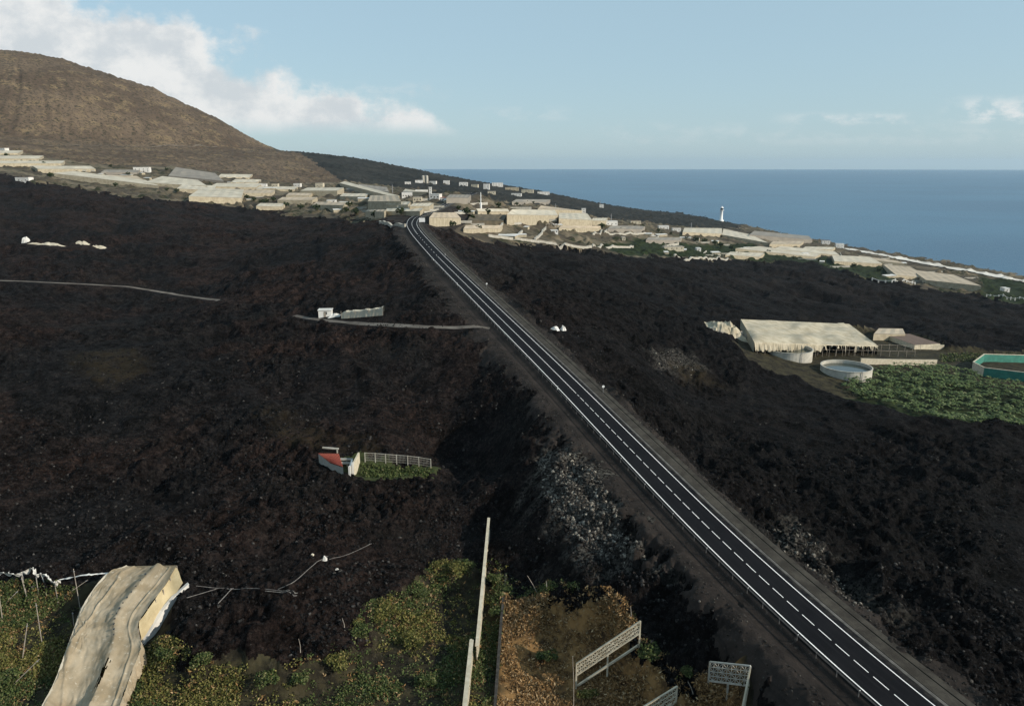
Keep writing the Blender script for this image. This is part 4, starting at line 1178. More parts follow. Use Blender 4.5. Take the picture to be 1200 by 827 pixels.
t, c, o = gh([(884, 401), (1029, 405), (995, 379.5), (868, 374)], 5.2, 'large sagging cream net greenhouse with torn front beside two round tanks', 'net_tan', 'net_wall', None, 40, 20, .9, posts=18, rib=.10, smooth=True, sides=(1, 2, 3))
tn = MB(); nT = 150; V = []; Fc = []                     # ragged curtain of net left hanging along the open front
for i in range(nT + 1):
    u = i / nT; q = c[0] * (1 - u) + c[1] * u - o; drop = (4.3 if u < .52 else random.choice((.5, .9, 1.6, 2.6, 3.8))) * random.uniform(.7, 1.1)
    V += [(q[0], q[1] - .05, q[2]), (q[0], q[1] - .25 - random.uniform(0, .3), q[2] - .45), (q[0] + random.uniform(-.5, .5), q[1] - .5 - random.uniform(0, 1.2), q[2] - drop)]
for i in range(nT):
    a = i * 3; Fc.append((a, a + 3, a + 4, a + 1))
    if i < nT * .52 or random.random() < .5: Fc.append((a + 1, a + 4, a + 5, a + 2))
tn.add(V, Fc)
tn.build('torn_curtain', M['net_tan'], t)
crumple(852, 390, 48, 5, 14, 'crumpled torn net heap at the left end of the large sagging greenhouse', 'net_tan', n_=20)
crumple(872, 398, 26, 4, 8, 'grey white fallen net sheet left of the farther round tank', 'net_grey', n_=10)
crumple(840, 386, 20, 1.5, 8, 'flat grey net scrap lying on the lava left of the torn net heap', 'net_grey', n_=8)

def tank(px, py, rpx, h, label):
    p = T(px, py, h); zc = depth_of(p); r = rpx * zc / F; b = min(gf(p[0] + r * math.cos(a), p[1] + r * math.sin(a)) for a in np.linspace(0, 6.28, 12)); b = max(b, p[2] - h - 2)
    t = thing('water_tank', label, 'water tank', (p[0], p[1], b)); H_ = p[2] - b
    MB().lathe([(r, -2), (r, H_ - .25), (r + .2, H_ - .25), (r + .2, H_), (r - .35, H_), (r - .35, .2)], k=48).build('wall', M['concrete_pale'], t)
    V = [((r - .4) * math.cos(2 * PI * j / 48), (r - .4) * math.sin(2 * PI * j / 48), H_ - 1.6) for j in range(48)]
    MB().add(V, [tuple(range(48))]).build('water', M['water_tank'], t)
    MB().tube([(r * .2, -r - .15, -1), (r * .2, -r - .15, H_ + .15), (r * .2, -r + .7, H_ + .15), (r * .2, -r + .7, H_ - 1.4)], .14, 6).build('inlet_pipe', M['steel'], t)
M['concrete_pale'] = simple('pale_concrete', (.50, .475, .41), (.38, .36, .31), .35, .9, .3, 2)
tank(924, 407.5, 27, 4.2, 'round concrete water tank in front of the sagging greenhouse, farther of two')
tank(992, 428.5, 28, 4.4, 'round concrete water tank at the banana field corner, nearer of two')
low_wall([(1008, 427), (1050, 427.5), (1097, 428)], 3.0, .6, 'long low cream wall along the back of the banana field', 'block_cream', 'field_wall', straight=True)
low_wall([(1068, 408), (1106, 406)], 2.0, .6, 'short pale wall in front of the dark roofed shed by the banana field', 'block_cream', 'field_wall', straight=True)
gh([(1024, 391), (1061, 391.5), (1058, 385), (1030, 384.5)], 4.5, 'small pale roofed shed behind the right end of the sagging greenhouse', 'net_peach', 'net_wall', None, 6, 4, name='shed', cat='shed')
gh([(1072, 404), (1102, 402.5), (1066, 391), (1036, 391.5)], 3, 'long dark roofed shed sloping away from the cream wall end', 'roof_brown', 'block_cream', None, 6, 6, .05, name='shed', cat='shed', rib=.03)
# open post and beam frame
p = T(1000, 416); t = thing('pergola_frame', 'rusty open post and beam frame between sagging greenhouse and cream wall', 'frame', p)
bb = MB()
for j, (x0, y0, x1, y1) in enumerate(((958, 416, 1072, 418), (975, 409, 1078, 411))):
    A = T(x0, y0); B = T(x1, y1); pr = None
    for i in range(12):
        q = A + (B - A) * i / 11; q[2] = gf(q[0], q[1]); q = q - p; hh = 3.6 + random.uniform(-.5, .5)
        MB().bar((q[0], q[1], q[2] - .5), (q[0] + random.uniform(-.2, .2), q[1], q[2] + hh), .16).build('post', M['wood'], t)
        cur = (q[0], q[1], q[2] + 3.2)
        if pr is not None: bb.bar(pr, cur, .12)
        pr = cur
bb.build('beam', M['wood'], t)
# reservoir screened with teal net
R_ = [T(1139, 434), T(1152, 441), T(1200, 447), T(1290, 456), T(1300, 432), T(1200, 425), T(1152, 424)]
o = np.mean(R_, 0); o[2] = gf(o[0], o[1]); t = thing('reservoir', 'reservoir screened by teal green net walls with pale rim at the right edge', 'reservoir', o)
wm = MB(); cp = MB(); ww = MB()
for i in range(len(R_)):
    a = R_[i] - o; b = R_[(i + 1) % len(R_)] - o; d = (b - a)[:2]; nn = np.array([d[1], -d[0]]) / np.linalg.norm(d) * .2; ht = 4.6
    lo_ = [(*(a[:2] + nn), a[2] - 1), (*(a[:2] - nn), a[2] - 1), (*(b[:2] - nn), b[2] - 1), (*(b[:2] + nn), b[2] - 1)]
    (ww if i == 0 else wm).hexa(lo_, [(x, y, z + ht + 1) for x, y, z in lo_])
    cp.bar((a[0], a[1], a[2] + ht + .15), (b[0], b[1], b[2] + ht + .15), .6, .28)
wm.build('net_screen', M['green_net'], t); ww.build('end_wall', M['block_cream'], t); cp.build('rim', M['block_cream'], t)
zt = min(q[2] for q in R_) - o[2] + 2.2
MB().add([(q[0] - o[0], q[1] - o[1], zt) for q in R_], [tuple(range(len(R_)))]).build('water', M['water_tank'], t)

def scatter(poly, k, dens=None):
    P = np.array(poly); lo_ = P.min(0); hi_ = P.max(0); out = []
    while len(out) < k:
        q = rng.uniform(lo_, hi_, (k * 2, 2)); m_ = in_poly(q[:, 0], q[:, 1], P)
        if dens is not None: m_ &= rng.uniform(0, 1, len(q)) < dens(q[:, 0], q[:, 1])
        out += list(q[m_])
        if not m_.any(): break
    return np.array(out[:k])

def wp(L): return [T(*q)[:2] for q in L]
BAN = wp([(985, 455), (1012, 436), (1028, 431), (1097, 431), (1132, 436), (1150, 446), (1200, 452), (1330, 464), (1330, 502), (1200, 499), (1120, 492), (1060, 482), (1010, 470)])
pl = scatter(BAN, 1350)
pz = ground_full(pl[:, 0], pl[:, 1])
V = []; Fn = []; TN = []
for (x, y), z in zip(pl, pz):
    hh = rng.uniform(1.2, 3.0); tone0 = rng.uniform(-.15, .25)
    for j in range(7):
        a = rng.uniform(0, 2 * PI); L_ = rng.uniform(1.3, 2.5); w_ = rng.uniform(.24, .46); ca, sa = math.cos(a), math.sin(a); k = len(V)
        for (f, zz, ws) in ((0, 0, .3), (.45, .45, 1), (.8, .35, .9), (1.05, -.1, .15)):
            for s_ in (-1, 1): V.append((x + ca * L_ * f - sa * w_ * ws * s_, y + sa * L_ * f + ca * w_ * ws * s_, z + hh + zz * L_ * .5))
        for i in range(3): Fn.append((k + 2 * i, k + 2 * i + 1, k + 2 * i + 3, k + 2 * i + 2))
        TN += [np.clip(rng.uniform(0, 1) * .8 + tone0, 0, 1)] * 8
ob = mesh_obj('banana_plants', V, np.array(Fn), M['leaf_banana'], None, False, 'stuff')
tag(ob, 'dense low field of green banana plants below the round tanks', None)
at_ = ob.data.attributes.new('tone', 'FLOAT', 'POINT'); at_.data.foreach_set('value', np.array(TN, np.float32))

# ------------------------------------------------------------------ buried plots in the left lava
p0 = T(385, 546); 
rq = [T(387, 542, 1.9), T(402, 547, 2.0), T(397, 531.5, 2.7), T(373, 531, 2.5)]
o = np.mean(rq, 0); o[2] = gf(o[0], o[1]); t = thing('buried_house', 'half buried house with faded red tiled roof in the black lava', 'house', o)
V = []; Fc = []
for j in range(9):
    for i in range(25):
        u, v = i / 24, j / 8; q = (rq[0] * (1 - u) + rq[1] * u) * (1 - v) + (rq[3] * (1 - u) + rq[2] * u) * v - o
        V.append((q[0], q[1], q[2] + (.10 if i % 2 else -.05) + (.05 if j % 2 else 0)))
for j in range(8):
    for i in range(24): a = j * 25 + i; Fc.append((a, a + 1, a + 26, a + 25))
MB().add(V, Fc).build('roof', M['roof_tile'], t)
m = MB()
for a, b in ((0, 1), (1, 2), (2, 3), (3, 0)): edge_wall(m, rq[a], rq[b], 2, 4, o, .15)
m.build('wall', M['concrete'], t)
A, B = T(411, 557), T(421, 541)
for k_, (A, B, h_, lab) in enumerate(((T(410, 556), T(413, 545), 1.8, 'broken white wall end between the red roof and the small fenced plot'), (T(414, 556), T(421, 541), 2.9, 'taller leaning cream wall at the left end of the small fenced plot'))):
    t = thing('broken_wall', lab, 'wall', A); d = B - A
    n2 = np.array([d[1], -d[0]]) / np.linalg.norm(d[:2]) * .2
    lo_ = [(n2[0], n2[1], -1), (-n2[0], -n2[1], -1), (d[0] - n2[0], d[1] - n2[1], d[2] - 1), (d[0] + n2[0], d[1] + n2[1], d[2] - 1)]
    MB().hexa(lo_, [(x, y, z + 1 + h_ * (1 if i < 2 else .92)) for i, (x, y, z) in enumerate(lo_)]).build('wall_body', M['plaster' if k_ == 0 else 'block_cream'], t)
    MB().box((0, -.15, h_ * .5), (.5, .35, h_ + 1)).build('pillar', M['plaster'], t)
for i, (px, py) in enumerate(((406, 538), (407, 542.5))):
    q = T(px, py, .6); t = thing('concrete_slab', ('upper', 'lower')[i] + ' grey slab lying between the red roof and the broken white wall', 'slab', q)
    MB().box((0, 0, 0), (3.3, .9, .35), -.05).build('slab_body', M['concrete'], t); MB().box((0, 0, -.5), (.4, .5, .7)).build('leg', M['concrete'], t)
A, B = T(378, 525, 1), T(397, 526.5, 1)
t = thing('concrete_beam', 'pale beam lying above the red roof on the olive ash slope', 'beam', A); d = B - A
MB().bar((0, 0, .2), (d[0], d[1], d[2] + .2), .4, .35).build('beam_body', M['block'], t); MB().box((d[0] * .9, d[1] * .9, d[2] - .4), (.3, .3, 1.4)).build('leg', M['block'], t)

FP = [(428, 541), (440, 541.5), (452, 542.5), (465, 543.5), (478, 544.5), (491, 546), (505, 548.5)]
fw = [T(*q) for q in FP]; o = fw[0]; t = thing('wire_fence', 'pale post and wire fence behind the small green plot in the lava', 'fence', o)
wm = MB()
for i, q in enumerate(fw):
    MB().box((q[0] - o[0], q[1] - o[1], q[2] - o[2] + .9), (.2, .2, 3.4)).build('post', M['block'], t)
    if i:
        a, b = fw[i - 1] - o, q - o
        for hh in (.5, 1.2, 1.9, 2.5): wm.bar(a + [0, 0, hh], b + [0, 0, hh], .10 if hh > 2 else .035)
        for s_ in np.linspace(0, 1, 9)[1:-1]: r_ = a + (b - a) * s_; wm.bar(r_ + [0, 0, .3], r_ + [0, 0, 2.5], .03)
wm.build('wire_mesh', M['block'], t)

# buried greenhouse strip by the track
mid_ = T(424, 371.5); A = [np.array([ray(px, 371)[0] * depth_of(mid_), .45 * mid_[1] + .55 * T(px, 371)[1], 0]) for px in (397, 410, 424, 438, 451)]
for q in A: q[2] = gf(q[0], q[1])
o = A[0]; t = thing('buried_greenhouse', 'long cream net greenhouse strip half buried in lava above the left track', 'greenhouse', o)
V = []; Fc = []; n_ = 28; P_ = resample(np.array(A), np.linalg.norm(A[-1] - A[0]) / n_)
for i in range(len(P_)):
    q = P_[i] - o; g_ = gf(P_[i][0], P_[i][1]) - o[2]; hh = 2.6 + .16 * math.sin(i * .9) + random.uniform(-.15, .15) + (.6 if i > len(P_) - 3 else 0) - (.5 if i < 3 else 0)
    for (dy, z) in ((-.7, -.5), (-.25, hh * .55), (0, hh), (2.2, hh + random.uniform(-.3, .1)), (4.5, hh * .9), (5.2, -.5)): V.append((q[0] + random.uniform(-.06, .06), q[1] + dy + random.uniform(-.1, .1), g_ + z))
for i in range(len(P_) - 1):
    for j in range(5): a = i * 6 + j; Fc.append((a, a + 6, a + 7, a + 1))
MB().add(V, Fc).build('net_cover', M['net'], t)
for i in (0, len(P_) // 3, 2 * len(P_) // 3, len(P_) - 1):
    q = P_[i] - o; MB().bar((q[0], q[1] - .3, q[2] - 1), (q[0], q[1] - .2, q[2] + 3.2), .14).build('post', M['wood'], t)
house(381, 371.5, 15, 7.5, 'crumpled white hut frame at the left end of the buried greenhouse strip', 4, 'plaster', 'plaster', .1, 'hut', 'hut', 1, True)
crumple(392, 371, 14, 1.4, 3, 'white torn net scrap between the hut and the buried greenhouse strip', 'plaster', n_=8)
crumple(651, 386.5, 9, 1.4, 2.5, 'white torn net scrap on the lava right of the road, left of two', 'plaster', n_=9, rz=-.6)
crumple(660, 386.5, 6, 1.6, 2, 'white torn net scrap on the lava right of the road, right of two', 'plaster', n_=7, rz=.5)
crumple(30, 284, 9, 4.5, 4, 'white peaked net remnant on the lava at the far left', 'plaster', n_=7)
crumple(57, 287, 46, 1.8, 4, 'long white net remnant strip on the lava right of the peaked one', 'net', n_=18)
crumple(97, 286, 15, 1.8, 3, 'small broken white net scrap in the middle of the far left lava', 'net', n_=9)
crumple(117, 291, 14, 2.2, 4, 'rightmost white net scrap on the far left lava', 'net', n_=8)

# ------------------------------------------------------------------ the near greenhouse with its draped net
def mat_drape():
    m, nt, b = new_mat('draped_net'); p = pos(nt)
    b.inputs['Roughness'].default_value = .85; b.inputs['Specular IOR Level'].default_value = .2
    c = mixc(nt, noise(nt, p, .25, 5, .6, .35, .65), (.33, .265, .175), (.47, .395, .285))
    c = mixc(nt, noise(nt, p, 1.2, 4, .7, .55, .75), c, (.62, .56, .44))
    nt.links.new(c, b.inputs['Base Color'])
    tr = N(nt, 'ShaderNodeBsdfTranslucent'); nt.links.new(c, tr.inputs['Color'])
    mx = N(nt, 'ShaderNodeMixShader'); mx.inputs[0].default_value = .22
    nt.links.new(b.outputs[0], mx.inputs[1]); nt.links.new(tr.outputs[0], mx.inputs[2]); nt.links.new(mx.outputs[0], nt.nodes['Material Output'].inputs['Surface'])
    mp = N(nt, 'ShaderNodeMapping'); nt.links.new(p, mp.inputs[0]); mp.inputs['Scale'].default_value = (1.6, .25, 1); mp.inputs['Rotation'].default_value = (0, 0, -.25)
    add_bump(nt, b, noise(nt, mp.outputs[0], 1.6, 5, .65), .3, .12)
    return m
M['drape'] = mat_drape()
M['net_yellow'] = simple('yellowed_net', (.50, .42, .26), (.42, .345, .205), .5, .9, .4, 2)

Redge = [(207, 662, 5.0), (191, 690, 5.0), (163, 727, 4.8), (165, 757, 3.6), (155, 785, 2.8), (140, 827, 2.0), (116, 885, 1.2)]
Ledge = [(150, 663, 5.0), (126, 674, 5.0), (103, 704, 4.6), (91, 732, 4.4), (79, 765, 3.8), (66, 800, 2.8), (52, 827, 2.2), (24, 885, 1.2)]
def edge3(E, k):
    P = np.array([T(*e) for e in E]); P = catmull(P, 10)
    seg = np.concatenate([[0], np.cumsum(np.linalg.norm(np.diff(P, axis=0), axis=1))]); q = np.linspace(0, seg[-1], k)
    return np.stack([np.interp(q, seg, P[:, j]) for j in range(3)], 1)
nv, nu = 150, 90
RE, LE = edge3(Redge, nv), edge3(Ledge, nv)
o = (RE[30] + LE[30]) / 2; o[2] = gf(o[0], o[1])
t = thing('net_greenhouse', 'long collapsing greenhouse under tan draped netting at the lower left', 'greenhouse', o)
U = np.linspace(0, 1, nu)
V = np.zeros((nv, nu, 3))
for j in range(nv):
    v = j / (nv - 1)
    P = LE[j][None] * (1 - U)[:, None] + RE[j][None] * U[:, None]
    ridge = .55 * np.exp(-((U - .62) / .10) ** 2) - 1.15 * np.sin(PI * np.clip(U / .62, 0, 1)) * (.25 + 1.1 * sstep(.25, .8, v)) - .35 * np.sin(PI * np.clip((U - .62) / .38, 0, 1))
    P[:, 2] += ridge * (1.0 if v < .8 else 1.0)
    fan = fbm(U * 5, np.full(nu, v * 9), 4, 6) * .38 + .30 * np.exp(-((U - .12 - .1 * math.sin(v * 9)) / .02) ** 2) + .22 * np.exp(-((U - .86 + .04 * math.sin(v * 7)) / .015) ** 2)
    for fu, fv, fa in ((.10, .42, .34), (.52, .80, .30), (.05, .12, .22)):   # folds fanning out from where the net snagged
        ex, ey = U - fu, (v - fv) * 3.2; an = np.arctan2(ey, ex); ds = np.hypot(ex, ey)
        P[:, 2] += fa * np.exp(-ds * 2.6) * (np.abs(np.sin(an * 11 + 3 * fbm(an * 3, ds * 5, 2, 23))) - .5) * sstep(.02, .12, ds)
    P[:, 2] += fbm(U * 14, np.full(nu, v * 20), 4, 15) * .10
    P[:, 2] += fan + .22 * np.abs(np.sin(v * 26)) * np.exp(-(U / .12) ** 2)
    P[:, 0] += fbm(U * 6, np.full(nu, v * 12), 3, 9) * .35 * np.exp(-(U / .25) ** 2) * 2
    wob_ = .35 * fbm(np.array([v * 30.0]), np.array([.3]), 3, 29)[0]; P[:, 0] += wob_ * (np.exp(-(U / .06) ** 2) + (np.exp(-((1 - U) / .06) ** 2) if v > .5 else 0))
    V[j] = P - o
idn = np.arange(nv * nu).reshape(nv, nu)
Fq = []
for j in range(nv - 1):
    for i in range(nu - 1):
        u, v = i / nu, j / nv
        if .56 < u + .28 * (v - .62) < .63 and .55 < v < .70 and abs(v - .625 + .02 * math.sin(i * 2.1)) < .055 * (1 + .5 * math.sin(i * 1.3)): continue   # the tear
        Fq.append((idn[j, i], idn[j, i + 1], idn[j + 1, i + 1], idn[j + 1, i]))
rf_ = mesh_obj('net_roof', V.reshape(-1, 3), np.array(Fq)[:, ::-1], M['drape'], t, True)
# bunched net along the left eave, falling to the ground
m = MB(); base = []
for j in range(nv):
    e = LE[j]; zg = gf(e[0], e[1]); row = []
    ruf = .5 * math.sin(j * .9) + .35 * math.sin(j * 2.3 + 1)
    lenf = .35 + .65 * float(sstep(.25, .55, np.array(j / nv))) if j > 26 else .45 + .25 * math.sin(j * 1.7)
    for k_, (ox, f) in enumerate(((0, 0), (-.35, -.05), (-.6 + .25 * ruf, .18), (-.75 + .4 * ruf, .5), (-.8 + .55 * ruf, .8), (-1.0 + .5 * ruf, 1.0))):
        row.append((e[0] + ox - o[0], e[1] + random.uniform(-.1, .1) - o[1], e[2] - max(.0, (e[2] - zg)) * max(0, f) * min(1, lenf) + (.18 if k_ == 1 else 0) - o[2]))
    base.append(row)
for j in range(nv - 1):
    k0 = len(m.v)
    m.add(base[j] + base[j + 1], [(i, i + 1, i + 7, i + 6) for i in range(5)])
m.build('bunched_net', M['net'], t, False)
# loose skirt hanging off the sagging right eave
m = MB(); j0 = int(nv * .44); rows = []
for j in range(j0, nv):
    e = RE[j]; zg = gf(e[0], e[1]); dz = (e[2] - zg) * min(1, .25 + .75 * abs(math.sin(j * .31)) * random.uniform(.6, 1.1))
    rows.append([(e[0] - o[0] + ox + random.uniform(-.06, .06), e[1] - o[1] + random.uniform(-.08, .08), e[2] - o[2] - dz * f) for ox, f in ((0, 0), (.25, .12), (.35 + .2 * math.sin(j * .8), .45), (.45 + .3 * math.sin(j * .8), .8), (.5 + .4 * math.sin(j * .7), 1))])
for a_, b_ in zip(rows[:-1], rows[1:]): m.add(a_ + b_, [(i, i + 5, i + 6, i + 1) for i in range(4)])
m.build('net_skirt', M['drape'], t, True)
# straight yellow side and its low wall on the right
top = [T(207, 662, 4.9), T(214, 670, 4.3), T(191, 690, 4.9), T(163, 727, 4.7)]
bot = [T(215, 682, 1.2), T(215, 683.5, 1.2), T(194, 712, 1.2), T(165, 751, 1.2)]
tp = edge3([(205.5, 662.5, 4.9), (190.5, 690, 4.9), (163, 727, 4.7)], 24); bt = edge3([(215, 682.5, 1.5), (194, 711, 1.5), (165, 750, 1.5)], 24)
V = []; Fc = []
for j in range(24):
    for i in range(6):
        q = tp[j] * (1 - i / 5) + bt[j] * (i / 5) - o; V.append((q[0] + .12 * math.sin(i * 1.1 + j * .4), q[1], q[2] + .06 * math.sin(j * .8)))
for j in range(23):
    for i in range(5): a = j * 6 + i; Fc.append((a, a + 1, a + 7, a + 6))
MB().add(V, Fc).build('net_side', M['net_yellow'], t)
MB().add([tuple(LE[0] - o), tuple(RE[0] - o), (RE[0][0] - o[0], RE[0][1] - o[1], gf(*RE[0][:2]) - o[2] - .5), (LE[0][0] - o[0], LE[0][1] - o[1], gf(*LE[0][:2]) - o[2] - .5)], [(0, 1, 2, 3)]).build('net_end', M['drape'], t)
for j in range(0, nv, 9):
    for E in (LE, RE):
        q = E[j] - o; MB().bar((q[0], q[1], gf(E[j][0], E[j][1]) - o[2] - .5), (q[0], q[1], q[2] - .1), .14).build('post', M['wood'], t)
vb = MB()
for j in range(6, 70, 5):                                  # dark gaps along the ridge seam
    q = V_ = (LE[j] * (1 - .62) + RE[j] * .62) - o; vb.box((q[0] - .12, q[1], q[2] + .70), (.16 + .1 * (j % 2), .22 + .16 * (j % 3), .10), .3)
vb.build('seam_gap', M['glass_dark'], t)
low_wall([(221, 686), (196, 718), (167, 756)], 1.15, .55, 'low white wall along the right side of the draped tan greenhouse', 'plaster', 'low_wall', straight=True)

# ------------------------------------------------------------------ standing and fallen poles in the lower left plot
POLES = [(3, 727, -1, 697, 'pole at the far left edge with a slanting stay'), (31, 695, 25, 672, 'pole under the torn white ribbon, leftmost of the pair'), (33, 706, 25, 676, 'pole below the torn white ribbon end'),
         (45, 694, 42, 675, 'short pole under the middle of the torn ribbon'), (54, 695, 50, 677, 'short pole under the right part of the torn ribbon'), (68, 705, 64, 683, 'pole just right of the torn ribbon'),
         (94, 713, 86, 666, 'tallest pole left of the draped greenhouse'), (49, 752, 42, 706, 'tall leaning pole in the middle of the weedy plot'), (26, 774, 32, 730, 'tall pole low in the weedy plot'),
         (87, 737, 85, 717, 'short pole against the left eave of the draped greenhouse'), (13, 804, 46, 772, 'long fallen pole slanting over the weeds'), (77, 697, 103, 679, 'slanting pole leaning left of the draped greenhouse'),
         (118, 676, 133, 669, 'short pole behind the left eave of the draped greenhouse'), (4, 709, 21, 692, 'stay pole slanting beside the far left edge pole')]
for (x0, y0, x1, y1, lab) in POLES:
    p = T(x0, y0); q = at_depth(x1, y1, depth_of(p) + .8); t = thing('wooden_pole', 'weathered ' + lab, 'pole', p)
    d = q - p; MB().tube([-d / np.linalg.norm(d) * .5, d * .5, d], .085, 6, .06).build('shaft', M['wood'], t)
    e = d * .93; MB().box((e[0], e[1], e[2]), (.22, .22, .08)).build('wire_cap', M['steel'], t)
# torn net ribbon strung between the poles
rb = []
for (x, y, h) in ((-25, 672, 4), (0, 669, 4.6), (20, 671, 4.4), (38, 664, 5.2), (41, 671, 4.2), (52, 671, 4.4), (62, 680, 3.4), (72, 678, 3.6), (100, 673, 3.8), (126, 671, 4.2)):
    p = T(x, y + 27); q = at_depth(x, y, depth_of(p)); rb.append(q)
rb = catmull(np.array(rb), 9); o = rb[10].copy(); t = thing('net_ribbon', 'torn white net ribbon strung over leaning poles at the left edge', 'torn net', o); V = []; Fc = []
for i, q in enumerate(rb):
    wv = .55 * abs(math.sin(i * .63)) + .22 if i < 62 else .10
    for k_ in range(3): V.append((q[0] - o[0] + random.uniform(-.1, .1), q[1] - o[1] + (k_ - 1) * .35 + random.uniform(-.15, .15), q[2] - o[2] - k_ * wv * .8 + random.uniform(-.1, .1)))
for i in range(len(rb) - 1):
    for k_ in range(2): a = i * 3 + k_; Fc.append((a, a + 3, a + 4, a + 1))
MB().add(V, Fc).build('ribbon', M['plaster'], t)
tl = MB()
for i in range(6, 62, 7):
    q = rb[i] - o; tl.add([(q[0], q[1], q[2]), (q[0] + .25, q[1], q[2]), (q[0] + .35 + random.uniform(-.3, .3), q[1], q[2] - random.uniform(1, 2.6)), (q[0] + .2, q[1], q[2] - .9)], [(0, 1, 2, 3)])
tl.build('tatter', M['plaster'], t)

# ------------------------------------------------------------------ broken pipes on the lava
def pipe(P, r, label, lift=.35, mat='pipe'):
    W_ = [T(*q) + [0, 0, lift] for q in P]; o = W_[0]
    Wc = catmull(np.array(W_), 5); Wc[:, 2] = np.maximum(Wc[:, 2], ground_full(Wc[:, 0], Wc[:, 1]) + lift * .5)
    t = thing('broken_pipe', label, 'pipe', o); MB().tube([q - o for q in Wc], r, 6).build('run', M[mat], t)
    e = Wc[-1] - o; MB().tube([e + [-.3, 0, 0], e + [.3, .1, .05]], r * 1.5, 6).build('collar', M[mat], t)
pipe([(219, 702), (236, 697), (254, 691.5)], .06, 'short pale pipe poking out beside the low white greenhouse wall')
pipe([(230, 688), (270, 692), (300, 691), (330, 694), (347, 697)], .06, 'long bent pipe lying across the lava right of the draped greenhouse')
pipe([(311, 694), (330, 696), (346, 700)], .07, 'short double pipe end below the long bent pipe')
pipe([(326, 692), (345, 683), (368, 663), (383, 654)], .07, 'pipe climbing the lava to the white net knot')
pipe([(386, 657), (408, 651), (434, 639)], .05, 'thin pipe running on from the white net knot to the upper right')
pipe([(256, 710), (272, 693)], .08, 'short slanting pipe stub standing on the lava below the long bent pipe', .6)
crumple(381, 655, 5, .6, .8, 'white net knot where the pipes meet on the lava', 'plaster', n_=7)
crumple(395, 667.5, 4, .4, .5, 'small white scrap right below the pipe knot', 'plaster', n_=6)
crumple(366, 650.5, 4, .4, .5, 'small pale scrap just above the pipe knot', 'net', n_=6)

# ------------------------------------------------------------------ windbreak walls and lattice screens
def windbreak(P, h, wd, label, n_cols, mat='block_cream'):
    A, B = T(*P[0]), T(*P[1]); d = B - A; L_ = np.linalg.norm(d[:2]); u = d[:2] / L_; nn = np.array([u[1], -u[0]])
    t = thing('windbreak_wall', label, 'wall', A)
    K_ = max(4, int(L_ / 2.5)); pts_ = [A + d * i / K_ for i in range(K_ + 1)]
    zz_ = np.polyval(np.polyfit(range(K_ + 1), [gf(q[0], q[1]) for q in pts_], 1), range(K_ + 1))
    for q, z_ in zip(pts_, zz_): q[2] = z_
    b0 = MB(); cp = MB(); lt = MB(); pl_ = MB()
    for i in range(K_):
        a, b = pts_[i] - A, pts_[i + 1] - A
        def slab(mm, z0, z1, half):
            s_ = nn * half
            mm.hexa([(*(a[:2] + s_), a[2] + z0), (*(a[:2] - s_), a[2] + z0), (*(b[:2] - s_), b[2] + z0), (*(b[:2] + s_), b[2] + z0)],
                    [(*(a[:2] + s_), a[2] + z1), (*(a[:2] - s_), a[2] + z1), (*(b[:2] - s_), b[2] + z1), (*(b[:2] + s_), b[2] + z1)])
        slab(b0, -1.0, .8, wd / 2); slab(cp, h - .18, h, wd / 2 + .08)
        lattice(lt, a, b, .8, h - .18, wd * .8)
        pl_.box((a[0] + nn[0] * .1, a[1] + nn[1] * .1, a[2] + h / 2 - .35), (wd + .25, .35, h + .4), math.atan2(u[1], u[0]))
    b0.build('footing', M[mat], t); cp.build('coping', M[mat], t); lt.build('lattice', M[mat], t); pl_.build('pillars', M[mat], t)
    return t

def lattice(m, a, b, z0, z1, th, cell=.62):
    a = np.array(a); b = np.array(b); L_ = np.linalg.norm((b - a)[:2]); nc_ = max(2, int(L_ / cell)); nr_ = max(2, int((z1 - z0) / cell))
    def P(i, j, f=(0, 0)):
        s_ = (i + f[0]) / nc_; q = a + (b - a) * s_; return (q[0], q[1], q[2] + z0 + (z1 - z0) * (j + f[1]) / nr_)
    for i in range(nc_ + 1): m.bar(P(i, 0), P(i, nr_), .10, th)
    for j in range(nr_ + 1): m.bar(P(0, j), P(nc_, j), th, .10)
    for i in range(nc_):
        for j in range(nr_):
            if (i + j) % 2: m.bar(P(i, j), P(i + 1, j + 1), th * .6, .08)
            else: m.bar(P(i + 1, j), P(i, j + 1), th * .6, .08)

windbreak([(573, 629), (559, 774)], 3.8, .42, 'long pale windbreak wall running from the lava towards the camera', 40)
windbreak([(553, 770), (543, 870)], 3.6, .55, 'nearer wider windbreak wall section left of the long one', 30)
low_wall([(593, 672), (587, 740), (580, 832), (576, 880)], 1.0, .35, 'thin dark low wall beside the dry orange plot', 'darkstone', 'low_wall', straight=True)

def screen(P0, P1, label, zt, zl, rail=True, mat='block_cream'):
    A, B = T(*P0), T(*P1); t = thing('lattice_screen', label, 'screen', A); a, b = np.zeros(3), B - A
    lt = MB(); lattice(lt, a, b, zl + .1, zt - .1, .14, .66); lt.build('lattice', M[mat], t)
    fr = MB()
    for z in (zl, zt): fr.bar(a + [0, 0, z], b + [0, 0, z], .26, .2)
    for q in (a, b): fr.bar(q + [0, 0, zl], q + [0, 0, zt], .24, .24)
    fr.build('frame', M[mat], t)
    for f in (0, .5, 1):
        q = a + (b - a) * f; zq = gf(A[0] + q[0], A[1] + q[1]) - A[2]
        MB().bar((q[0], q[1], zq - .6), (q[0], q[1], q[2] + zl), .26, .26).build('leg', M[mat], t)
    if rail:
        rl_ = MB(); q0, q1 = a + (b - a) * .02, b
        rl_.bar(q0 + [0, 0, .35], q1 + [0, 0, .35], .32, .3); rl_.build('ground_beam', M[mat], t)
    return t
screen((675, 806), (749, 757), 'long pale lattice screen standing diagonally on the dry plot', 4.9, 2.6)
